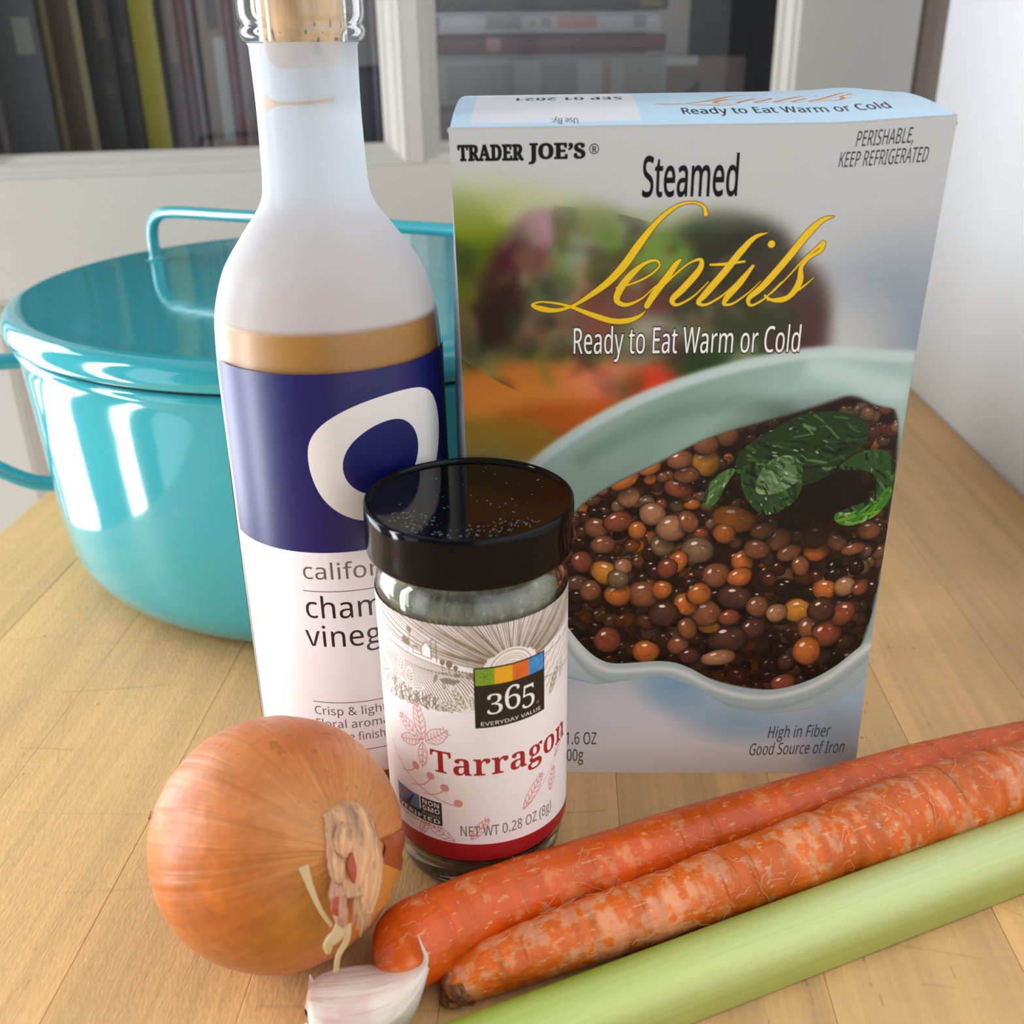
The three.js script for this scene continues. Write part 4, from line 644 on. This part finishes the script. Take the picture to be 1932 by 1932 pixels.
// ---------------------------------------------------------------- onion
{
  const o = thing('onion', 'whole yellow onion with papery skin and a dry neck, left of the spice jar', 'onion', [-0.0665, T, -0.1843]);
  const a = V(0.672, 0.4644, 0.5753).normalize(), xl = V(-0.966, 0.1587, 0.2017); xl.addScaledVector(a, -xl.dot(a)).normalize(); const zl = V().crossVectors(xl, a);
  const Q = new THREE.Quaternion().setFromRotationMatrix(new THREE.Matrix4().makeBasis(xl, a, zl));
  const rho = 0.0297, NU = 220, NV = 130;
  const ridge = (f) => { let s = 0; for (const [k, p, w] of [[7, 0.4, 1], [13, 2.1, 0.8], [22, 1.3, 0.6], [37, 4.0, 0.35]]) s += w * Math.sin(k * f + p + 0.8 * Math.sin(3 * f)); return s; };
  const at = (f, th, lift = 0) => {
    const nk = Math.exp(-((th / 0.30) ** 2)), s = Math.sin(th);
    let r = rho * (1 + 0.0035 * ridge(f) * s * smooth(2.4, 0.9, th) + 0.012 * Math.sin(2 * f + 1) * s) + lift;
    const y = r * (0.955 * Math.cos(th)) + 0.0042 * nk - 0.0028 * Math.exp(-(((Math.PI - th) / 0.35) ** 2)) * -1, rad = r * s * (1 - 0.10 * Math.exp(-(((th - 0.35) / 0.25) ** 2)));
    return V(rad * Math.cos(f), y, rad * Math.sin(f));
  };
  const geo = seamNormals(gridGeo(NU, NV, (u, v) => at(-u * Math.PI * 2, Math.PI * lerp(0.012, 0.988, v)), (u, v) => [1 - u, v]), NU, NV);
  // f = 0 left, 90 up, 180 right, 270 down as the photograph sees it
  const skin = dataTex(2048, 1024, (u, v) => {
    const f = u * 360, line = fbm(u * 90, v * 2.5, 3, 90, 0) , fine = fbm(u * 240, v * 5, 2, 240, 0), cl = fbm(u * 9, v * 5, 4, 9, 0), sp = fbm(u * 60, v * 40, 3, 60, 0);
    const near = (c, w) => { let d = Math.abs(f - c); d = Math.min(d, 360 - d); return Math.exp(-((d / w) ** 2)); };
    let c = [226, 124, 38];
    const mix = (t, k) => { c = c.map((x, i) => lerp(x, t[i], clamp(k))); };
    mix([222, 144, 98], 0.6 * near(35, 36)); mix([204, 104, 38], 0.8 * near(92, 26)); mix([205, 148, 98], 0.85 * near(140, 34)); mix([206, 124, 56], 0.8 * near(195, 30)); mix([196, 122, 12], 0.95 * near(285, 38)); mix([214, 112, 30], 0.7 * near(240, 24));  // skin tones; the pale pink at upper left is a painted highlight
    mix([222, 176, 120], 0.75 * smooth(0.30, 0.06, v) * (0.4 + 0.6 * line)); mix([170, 96, 40], 0.35 * smooth(0.55, 0.95, v));
    mix([168, 92, 32], 0.30 * smooth(0.56, 0.8, line) * (1 - near(285, 40))); mix([236, 176, 112], 0.34 * smooth(0.58, 0.78, fine) * (1 - near(285, 45)));
    mix([190, 100, 36], 0.4 * smooth(0.55, 0.75, cl)); mix([118, 66, 26], 0.45 * smooth(0.68, 0.82, sp) * near(95, 60));
    const k = 0.92 + 0.14 * (sp - 0.5);
    return c.map((x, i) => x * k * [1, 0.97, 0.9][i]);
  });
  const bump = dataTex(1024, 512, (u, v) => grey(128 + 120 * (fbm(u * 110, v * 2, 3, 110, 0) - 0.5) + 60 * (fbm(u * 40, v * 30, 3, 40, 0) - 0.5)), false);
  const mSkin = M({ map: skin, roughness: 0.47, bumpMap: bump, bumpScale: 0.0006, sheen: 0.2, sheenColor: rgb(1, 0.9, 0.8) });
  const put = (name, g, m) => { const q = part(name, g, m, o, [0, 0.0293, 0]); q.quaternion.copy(Q); return q; };
  put('bulb', geo, mSkin);
  // a second, darker layer of skin torn open on the right; paper flap on the left
  const torn = (f0, f1, t0, t1, jag, lift) => gridGeo(28, 20, (u, v) => { const f = lerp(f0, f1, u) * DEG, e0 = t0 + jag * (vnoise(u * 7, 2.2) - 0.5), e1 = t1 + jag * (vnoise(u * 6, 7.7) - 0.5) * 1.5, rim = Math.max(Math.abs(2 * u - 1), Math.abs(2 * v - 1)) ** 6; return at(f, lerp(e0, e1, v), lift + 0.0003 * (1 - rim) * 0 + 0.0004 * rim * vnoise(u * 9, v * 9)); }, (u, v) => [lerp(f0, f1, u) / 360, lerp(t0, t1, v) / Math.PI]);
  const mTorn = M({ color: rgb(0.36, 0.09, 0.02), roughness: 0.32, side: THREE.DoubleSide, clearcoat: 0.25, clearcoatRoughness: 0.3 });
  const mTorn2 = M({ color: rgb(0.60, 0.24, 0.05), roughness: 0.32, side: THREE.DoubleSide });
  put('torn_skin', torn(172, 214, 0.42, 0.95, 0.25, 0.00035), mTorn);
  put('torn_skin', torn(196, 232, 0.30, 0.86, 0.2, 0.0006), mTorn2);
  put('torn_skin', torn(9, 14, 1.90, 2.0, 0.02, 0.0004), M({ color: rgb(0.52, 0.10, 0.02), roughness: 0.5, side: THREE.DoubleSide }));
  // dry neck: overlapping fibrous leaves folding down
  const fibre = dataTex(256, 512, (u, v) => { const n = fbm(u * 26, v * 3, 3, 26, 3), s = vnoise(u * 50, v * 12, 50, 12); const k = 0.62 + 0.5 * n + (s > 0.8 ? -0.12 : 0); return [232 * k, 176 * k, 128 * k]; });
  const fb = dataTex(256, 256, (u, v) => grey(255 * fbm(u * 30, v * 3, 3, 30, 3)), false);
  const mDry = M({ map: fibre, bumpMap: fb, bumpScale: 0.0004, roughness: 0.7, side: THREE.DoubleSide });
  const mPink = M({ color: rgb(0.62, 0.3, 0.2), bumpMap: fb, bumpScale: 0.0008, roughness: 0.65, side: THREE.DoubleSide });
  const mRed = M({ color: rgb(0.42, 0.06, 0.02), roughness: 0.5, side: THREE.DoubleSide }), mCream = M({ color: rgb(0.60, 0.44, 0.22), roughness: 0.75, side: THREE.DoubleSide });
  const Y0 = 0.0300;
  const strip = (pts, wid, thick, hint, wob = 0.04) => sweep(pts.map((p) => V(...p)), 40, 36, (t, ang) => { const w = wid[0] * (1 - t) ** 2 + 2 * wid[1] * t * (1 - t) + wid[2] * t * t; const k = 1 + wob * Math.sin(ang * 7 + t * 5) + wob * Math.sin(ang * 15 + 2) + wob * 0.6 * Math.sin(t * 30 + ang * 3); return [w * k, thick * (1 + 0.12 * Math.sin(t * 13) + 2.5 * wob * Math.sin(ang * 15))]; }, hint);
  const IN = V(0.02, 1, -0.3);
  // local axes: -x is to the right of the picture, y out of the neck, -z down
  put('neck', strip([[-0.0006, Y0 - 0.0042, 0.0085], [-0.0006, Y0 - 0.0002, 0.0066], [-0.0008, Y0 + 0.0020, 0.0025], [-0.0012, Y0 + 0.0024, -0.003], [-0.0016, Y0 + 0.0016, -0.0095]], [0.0042, 0.0082, 0.0030], 0.0016, IN), mDry);
  put('dry_leaf', strip([[-0.0036, Y0 - 0.0012, 0.0055], [-0.0046, Y0 + 0.0022, 0.001], [-0.0052, Y0 + 0.0030, -0.006], [-0.0056, Y0 + 0.0010, -0.0135]], [0.0020, 0.0044, 0.0018], 0.0006, IN), mDry);
  for (const [x, z, L, y] of [[-0.0072, -0.0128, 0.0036, -0.0004], [-0.0058, -0.0138, 0.0030, 0.0006], [-0.0044, -0.0142, 0.0038, 0.0012], [-0.0032, -0.0122, 0.0042, 0.0018], [-0.0020, -0.0100, 0.0050, 0.0022]]) put('dry_strand', strip([[x, Y0 + y, z + 0.004], [x - 0.0002, Y0 + y + 0.0003, z], [x - 0.0006, Y0 + y - 0.0006, z - L]], [0.0009, 0.0007, 0.0002], 0.00025, IN), mDry);
  put('dry_scale', strip([[0.0006, Y0 + 0.0020, 0.0052], [0.0016, Y0 + 0.0034, 0.0020], [0.0018, Y0 + 0.0036, -0.0014]], [0.0022, 0.0042, 0.0010], 0.0007, IN), mDry);
  put('dry_scale', strip([[0.0030, Y0 + 0.0012, 0.0012], [0.0034, Y0 + 0.0034, -0.0022], [0.0028, Y0 + 0.0036, -0.0064]], [0.0012, 0.0032, 0.0010], 0.0007, IN), mDry);
  put('dry_scale', strip([[0.0026, Y0 + 0.0022, -0.0052], [0.0032, Y0 + 0.0036, -0.0082], [0.0022, Y0 + 0.0032, -0.0112]], [0.0008, 0.0028, 0.0008], 0.0008, IN), mPink);
  put('dry_scale', strip([[0.0014, Y0 + 0.0026, -0.0094], [0.0020, Y0 + 0.0036, -0.0120], [0.0008, Y0 + 0.0028, -0.0150]], [0.0010, 0.0024, 0.0008], 0.0009, IN), mPink);
  put('inner_leaf', strip([[0.0006, Y0 + 0.0042, -0.0004], [0.0008, Y0 + 0.0050, -0.0030], [-0.0002, Y0 + 0.0046, -0.0064]], [0.0003, 0.0018, 0.0002], 0.0005, IN), mRed);
  put('inner_leaf', strip([[0.0034, Y0 + 0.0040, -0.0090], [0.0040, Y0 + 0.0042, -0.0108], [0.0030, Y0 + 0.0038, -0.0126]], [0.0004, 0.0012, 0.0004], 0.0006, IN), mRed);
  put('shredded_tip', strip([[0.0010, Y0 + 0.0026, -0.0142], [0.0016, Y0 + 0.0024, -0.0165], [0.0030, Y0 + 0.0014, -0.0185], [0.0026, Y0 + 0.0002, -0.0205]], [0.0012, 0.0022, 0.0005], 0.0006, IN), mCream);
  put('shredded_tip', strip([[-0.0006, Y0 + 0.0022, -0.0150], [-0.0014, Y0 + 0.0008, -0.0185], [-0.0004, Y0 - 0.0004, -0.0215], [-0.0012, Y0 - 0.0024, -0.0250]], [0.0010, 0.0006, 0.0006], 0.0003, IN), mCream);
  put('loose_strand', strip([[0.0024, Y0 + 0.0012, -0.0152], [0.0056, Y0 + 0.0016, -0.0118], [0.0078, Y0 + 0.0012, -0.0078], [0.0098, Y0 + 0.0006, -0.0030]], [0.0005, 0.0003, 0.0011], 0.0003, IN), mCream);
}

// ---------------------------------------------------------------- carrots
const carrotTex = (base, pale, amt, ringK) => {
  const c = dataTex(1024, 2048, (u, v) => {
    const scuff = fbm(u * 18, v * 90, 4, 18, 90), big = fbm(u * 4, v * 14, 3, 4, 14), hair = fbm(u * 50, v * 90, 2, 50, 90), ring = vnoise(u * 3, v * 90, 3, 90);
    let k = smooth(0.50 - amt, 0.66 - amt, 0.55 * scuff + 0.35 * big + 0.1 * hair), line = smooth(0.80, 0.9, vnoise(u * 6 + 3, v * 150, 6, 150)) * 0.35;
    const fleck = smooth(0.74, 0.86, fbm(u * 80, v * 110, 2, 80, 110));
    const s = 0.90 + 0.22 * (big - 0.5) + 0.1 * (ring - 0.5) * ringK;
    let q = [0, 1, 2].map((i) => lerp(base[i], pale[i], k * 0.85) * s);
    q = q.map((x, i) => lerp(x, [240, 196, 160][i], clamp(fleck * 0.55 + line * 0.4 * k)));
    return q;
  });
  return c;
};
const carrotBump = dataTex(512, 1024, (u, v) => grey(128 + 80 * (fbm(u * 14, v * 60, 4, 14, 60) - 0.5) - 90 * smooth(0.78, 0.9, vnoise(u * 3 + 3, v * 70, 3, 70)) + 50 * (fbm(u * 60, v * 90, 2, 60, 90) - 0.5)), false);
function carrotBody(ctr, rad, s0, s1, opts) {     // ctr(s) -> Vector3 on the table plane offset, rad(s)
  const n = 260, ring = 72, pts = [];
  for (let i = 0; i <= 60; i++) pts.push(ctr(lerp(s0, s1, i / 60)));
  return sweep(pts, n, ring, (t, a) => {
    const s = lerp(s0, s1, t), r = rad(s);
    const crease = opts.crease * (smooth(0.72, 0.92, vnoise(s * 260 + opts.seed, Math.floor(a * 1.2) * 0.0 + 0.5 + 0.4 * Math.sin(a * 2 + s * 90))) * -1);
    const lump = 0.035 * (fbm(s * 60 + opts.seed, a * 0.9 * 0 + Math.cos(a) * 1.5 + 4, 2) - 0.5) + 0.02 * Math.sin(a * 2 + s * 40);
    const q = r * (1 + crease + lump);
    return [q, q];
  }, V(0, 1, 0), {});
}
const AX = V(0.9109, 0, -0.4125), NB = V(-0.4125, 0, -0.9109);
const on = (s, q, y) => V(0, T + y, 0).addScaledVector(AX, s).addScaledVector(NB, q);
const interp = (tab, s) => { for (let i = 1; i < tab.length; i++) if (s <= tab[i][0]) { const a = tab[i - 1], b = tab[i], t = clamp((s - a[0]) / (b[0] - a[0])), k = t * t * (3 - 2 * t) * 0.4 + t * 0.6; return lerp(a[1], b[1], k); } return tab[tab.length - 1][1]; };
function hairs(n, list, rOf, qOf, seedY) {          // fine root hairs lying on the skin
  const g = [];
  for (let i = 0; i < n; i++) {
    let s = rr(list[0], list[1]), a = rr(0.2, 2.3); const p = [];
    const da = rr(-0.12, 0.12), ds = rr(-0.0012, 0.0012), m = 4 + Math.floor(rnd() * 5);
    for (let k = 0; k < m; k++) { const r = rOf(s) * 1.015 + 0.00008 + (k === m - 1 ? 0.0003 * rnd() : 0); p.push(on(s, qOf(s) - Math.cos(a) * r, rOf(s) + Math.sin(a) * r)); a += da + rr(-0.09, 0.09); s += ds + rr(-0.0006, 0.0006); }
    g.push(sweep(p, 12, 5, () => [0.000045, 0.000045], V(0.3, 0.8, 0.5)));
  }
  return merge(g);
}
{ // back carrot: thick blunt end to the left
  const rad = [[-0.0002, 0.0010], [0.0006, 0.0036], [0.0022, 0.0064], [0.0045, 0.0083], [0.0075, 0.0096], [0.011, 0.0100], [0.017, 0.0097], [0.025, 0.0093], [0.036, 0.0089], [0.05, 0.0086], [0.075, 0.0086], [0.09, 0.0085], [0.11, 0.0082], [0.14, 0.0078], [0.165, 0.0073], [0.185, 0.0068], [0.2, 0.0062], [0.211, 0.0058], [0.2185, 0.0050], [0.2225, 0.0032], [0.223, 0.0008]];
  const S0 = 0.0310, R = (s) => interp(rad, s - S0), q = (s) => interp([[0, 0.1690], [0.031, 0.1688], [0.040, 0.1708], [0.050, 0.1734], [0.060, 0.1754], [0.072, 0.1765], [0.09, 0.1769], [0.13, 0.1772], [0.2, 0.1776], [0.26, 0.1768]], s);
  const p = on(0.14, 0.177, 0), c = thing('carrot', 'redder carrot with its blunt thick end behind the garlic, lying furthest back', 'carrot', [p.x, T, p.z], 'two carrots');
  const m = M({ map: carrotTex([240, 96, 6], [244, 142, 88], -0.07, 1), roughness: 0.40, bumpMap: carrotBump, bumpScale: 0.0006 });
  const g = carrotBody((s) => on(s, q(s), R(clamp(s, S0 + 0.0075, 1)) + 0.0001), R, S0 - 0.0002, S0 + 0.223, { crease: 0.03, seed: 3.3 }).translate(-p.x, -T, -p.z);
  part('root', g, m, c);
  part('root_hairs', hairs(90, [0.04, 0.25], R, q).translate(-p.x, -T, -p.z), M({ color: rgb(0.82, 0.56, 0.36), roughness: 0.7 }), c).userData.kind = 'stuff';
}
{ // front carrot: thin brown tip to the left
  const rad = [[0, 0.0028], [0.0008, 0.0037], [0.0025, 0.0045], [0.006, 0.0054], [0.0125, 0.0063], [0.025, 0.0071], [0.04, 0.0077], [0.055, 0.0080], [0.08, 0.0087], [0.104, 0.0094], [0.13, 0.0103], [0.16, 0.0104], [0.19, 0.0098]];
  const S0 = 0.0455, R = (s) => interp(rad, s - S0), q = (s) => 0.1606 + 0.0004 * Math.sin(s * 40);
  const p = on(0.14, 0.1606, 0), c = thing('carrot', 'scuffed pinkish carrot with a brown cut tip, lying against the celery', 'carrot', [p.x, T, p.z], 'two carrots');
  const m = M({ map: carrotTex([248, 110, 14], [250, 166, 124], 0.03, 1.4), roughness: 0.46, bumpMap: carrotBump, bumpScale: 0.0009 });
  part('root', carrotBody((s) => on(s, q(s), R(s) + 0.0001), R, S0, S0 + 0.19, { crease: 0.06, seed: 8.1 }).translate(-p.x, -T, -p.z), m, c);
  part('root_hairs', hairs(110, [0.055, 0.23], R, q).translate(-p.x, -T, -p.z), M({ color: rgb(0.85, 0.6, 0.4), roughness: 0.7 }), c).userData.kind = 'stuff';
  // brown dried cut tip
  const tipT = dataTex(256, 256, (u, v) => { const n = fbm(u * 20, v * 14, 4, 20, 14), k = 0.4 + 0.9 * n; return [176 * k, 118 * k, 74 * k]; });
  const S = S0 - 0.0006, tip = sweep([on(S, 0.1606, R(S0) + 0.0006), on(S + 0.001, 0.1606, 0.0029), on(S + 0.003, 0.1606, 0.0041), on(S + 0.0046, 0.1606, 0.0047)], 24, 40, (t, a) => { const r = 1.05 * R(S + 0.0046 * t) * (1 + 0.08 * Math.sin(a * 7 + t * 5) + 0.07 * Math.sin(a * 3 + 1)) + 0.0001 - 0.0009 * smooth(0.72, 1, t + 0.16 * Math.sin(a * 4)); return [r, r]; });
  part('cut_tip', tip.translate(-p.x, -T, -p.z), M({ map: tipT, bumpMap: tipT, bumpScale: 0.0006, roughness: 0.9 }), c);
}

// ---------------------------------------------------------------- celery
{
  const dir = V(0.9083, 0, -0.4183), nb = V(-0.4183, 0, -0.9083), base = V(0.0363, T, -0.1634);
  const c = thing('celery_stalk', 'pale green ribbed celery stalk lying in front of the carrots', 'celery', [base.x, T, base.z]);
  const S0 = -0.092, S1 = 0.14, NU = 96, NV = 60;
  // open arc section: outer ribbed back on top, hollow below
  const sec = (u, s) => { const k = lerp(0.94, 1.06, (s - S0) / (S1 - S0)), t = lerp(-0.04, 1.04, u) * Math.PI, rib = 0.0005 * (vnoise(u * 10, 3.5) - 0.4); const x = (0.5 - 0.5 * Math.cos(t)) * 0.0188 * k, y = Math.sin(Math.max(0, Math.min(Math.PI, t))) ** 0.8 * (0.0112 * k + rib); return [x, y]; };
  const outer = gridGeo(NU, NV, (u, v) => { const s = lerp(S0, S1, v), [x, y] = sec(1 - u, s); return V(0, y + 0.0003, 0).addScaledVector(dir, s).addScaledVector(nb, x); }, (u, v) => [1 - u, v]);
  const inner = gridGeo(40, NV, (u, v) => { const s = lerp(S0, S1, v), [x, y] = sec(u, s); return V(0, Math.max(0.0003, y - 0.0048), 0).addScaledVector(dir, s).addScaledVector(nb, 0.0094 + (x - 0.0094) * 0.62); });
  const capG = (s, f) => gridGeo(40, 1, (u, v) => { const [x, y] = sec(f ? u : 1 - u, s); return V(0, v ? Math.max(0.0003, y - 0.0048) : y + 0.0003, 0).addScaledVector(dir, s).addScaledVector(nb, v ? 0.0094 + (x - 0.0094) * 0.62 : x); });
  const tex = dataTex(512, 1024, (u, v) => {
    const rib = 0.5 + 0.5 * Math.sin(u * Math.PI * 26), n = fbm(u * 60, v * 6, 3), cl = fbm(u * 5, v * 5, 3), g = clamp(smooth(0.52, 0.86, u + 0.10 * (fbm(u * 2, v * 9, 2) - 0.5) + 0.06 * (cl - 0.5)) * lerp(1, 0.7, v) + smooth(0.45, 0.05, v) * smooth(0.2, 0.6, u) * 0.5);
    let c = [lerp(198, 128, g), lerp(211, 162, g), lerp(124, 36, g)];
    const pale = smooth(0.35, 0.7, v + 0.25 * (cl - 0.5)) * (1 - g) * 0.5; c = [lerp(c[0], 218, pale), lerp(c[1], 232, pale), lerp(c[2], 172, pale)];
    const fr = smooth(0.32, 0.08, u); c = [lerp(c[0], 176, fr), lerp(c[1], 186, fr), lerp(c[2], 96, fr)];
    const k = 0.97 + 0.05 * (n - 0.5) + 0.16 * (vnoise(u * 11, 9.5) - 0.5) + 0.05 * (vnoise(u * 34, 2.5) - 0.5);
    return c.map((x) => x * k);
  });
  const cb = dataTex(256, 512, (u, v) => grey(128 + 90 * (fbm(u * 60, v * 3, 3, 60, 3) - 0.5)), false);
  const m = M({ map: tex, roughness: 0.34, bumpMap: cb, bumpScale: 0.00015, side: THREE.DoubleSide });
  part('stalk', merge([outer, inner, capG(S0, 0), capG(S1, 1)]), m, c);
}

// ---------------------------------------------------------------- garlic clove
{
  const g = thing('garlic_clove', 'single unpeeled garlic clove with a curved dry tip in the front', 'garlic', [-0.0435, T, -0.1585]);
  const skin = dataTex(512, 512, (u, v) => { const n = fbm(u * 6, v * 60, 3, 6, 60), p = fbm(u * 5, v * 3, 3, 5, 3), st = smooth(0.6, 0.8, fbm(u * 4, v * 90, 2, 4, 90)); let c = [240, 226, 210]; const pk = smooth(0.4, 0.62, p) * smooth(0.85, 0.2, u) * 0.7; c = [lerp(c[0], 208, pk), lerp(c[1], 160, pk), lerp(c[2], 152, pk)]; c = c.map((x, i) => x * (0.94 + 0.1 * n) * (1 - [0.05, 0.09, 0.13][i] * st)); return c; });
  const gb = dataTex(256, 256, (u, v) => grey(128 + 110 * (fbm(u * 3, v * 40, 3, 3, 40) - 0.5)), false);
  const m = M({ map: skin, bumpMap: gb, bumpScale: 0.0006, roughness: 0.34, sheen: 0.3, sheenColor: rgb(1, 1, 1), side: THREE.DoubleSide });
  // sections from the root plate (left) to the shoulder (right): x, y centre, z, half height, half depth
  const P = [[-0.0122, 0.0044, 0.0018, 0.0012, 0.0012], [-0.0118, 0.0048, 0.0014, 0.0038, 0.0034], [-0.0106, 0.0050, 0.0012, 0.0048, 0.0054], [-0.0070, 0.0050, 0.0010, 0.0049, 0.0070], [-0.0010, 0.0051, 0.0006, 0.0050, 0.0076], [0.0050, 0.0055, -0.0004, 0.0052, 0.0070], [0.0090, 0.0064, -0.0018, 0.0049, 0.0056], [0.0115, 0.0082, -0.0031, 0.0038, 0.0038], [0.0130, 0.0106, -0.0042, 0.0021, 0.0020], [0.0139, 0.0130, -0.0050, 0.0008, 0.0008]];
  const c = new THREE.CatmullRomCurve3(P.map((p) => V(p[0], p[1], p[2]))), w = new THREE.CatmullRomCurve3(P.map((p) => V(p[3], p[4], 0)));
  const geo = seamNormals(gridGeo(80, 70, (u, v) => {
    const p = c.getPoint(v), k = w.getPoint(v), a = u * Math.PI * 2;
    // wedge: crest at the upper back, keel at the lower front right, bulging faces
    const r = 1 / Math.max(0.62, Math.max(Math.cos(a - 1.95) * 0.86, Math.cos(a + 0.35) * 0.93, Math.cos(a + 2.3) * 1.0));
    const soft = lerp(r, 1.12, 0.42);
    return V(p.x + 0.001 * Math.cos(a), Math.max(0.0002, p.y + Math.sin(a) * k.x * soft), p.z + Math.cos(a) * k.y * soft);
  }, (u, v) => [v, u]), 80, 70);
  part('clove', geo, m, g);
  const mTip = M({ color: rgb(0.72, 0.64, 0.52), roughness: 0.6, side: THREE.DoubleSide }), mRoot = M({ color: rgb(0.85, 0.83, 0.8), roughness: 0.8 });
  part('dry_tip', sweep([V(0.0118, 0.0098, -0.0036), V(0.0136, 0.0126, -0.0048), V(0.0141, 0.0148, -0.0058), V(0.0132, 0.0172, -0.0066), V(0.0124, 0.0196, -0.0074)], 30, 12, (t) => { const r = 0.0011 * (1 - t) ** 1.3 + 0.00014; return [r, r * 0.8]; }), mTip, g);
  part('papery_spike', sweep([V(-0.0106, 0.0070, -0.0004), V(-0.0114, 0.0098, -0.0016), V(-0.0118, 0.0124, -0.0024)], 16, 10, (t) => { const r = 0.0016 * (1 - t) + 0.0001; return [r, r * 0.4]; }), m, g);
  part('root_plate', sweep([V(-0.0112, 0.0030, 0.0036), V(-0.0132, 0.0022, 0.0046), V(-0.0150, 0.0018, 0.0046)], 14, 12, (t) => { const r = 0.0014 * (1 - 0.35 * t); return [r, r]; }), mRoot, g);
}

// ---------------------------------------------------------------- crumbs on the wood
{
  const gs = [];
  for (let i = 0; i < 46; i++) { const x = rr(-0.22, 0.16), z = rr(-0.33, -0.16), r = rr(0.00018, 0.0005); const q = new THREE.IcosahedronGeometry(r, 0); q.scale(1, 0.7, rr(0.6, 1.5)); q.rotateY(rr(0, 3)); q.translate(x, T + r * 0.6, z); gs.push(q); }
  const m = new THREE.Mesh(merge(gs), M({ color: rgb(0.78, 0.6, 0.34), roughness: 0.9 }));
  m.name = 'crumbs'; tag(m, 'tiny pale crumbs scattered over the maple table top', 'crumbs'); m.userData.kind = 'stuff'; scene.add(m);
}

scene.traverse((o) => { if (o.isMesh) { o.castShadow = true; o.receiveShadow = true; } });
renderer.render(scene, camera);
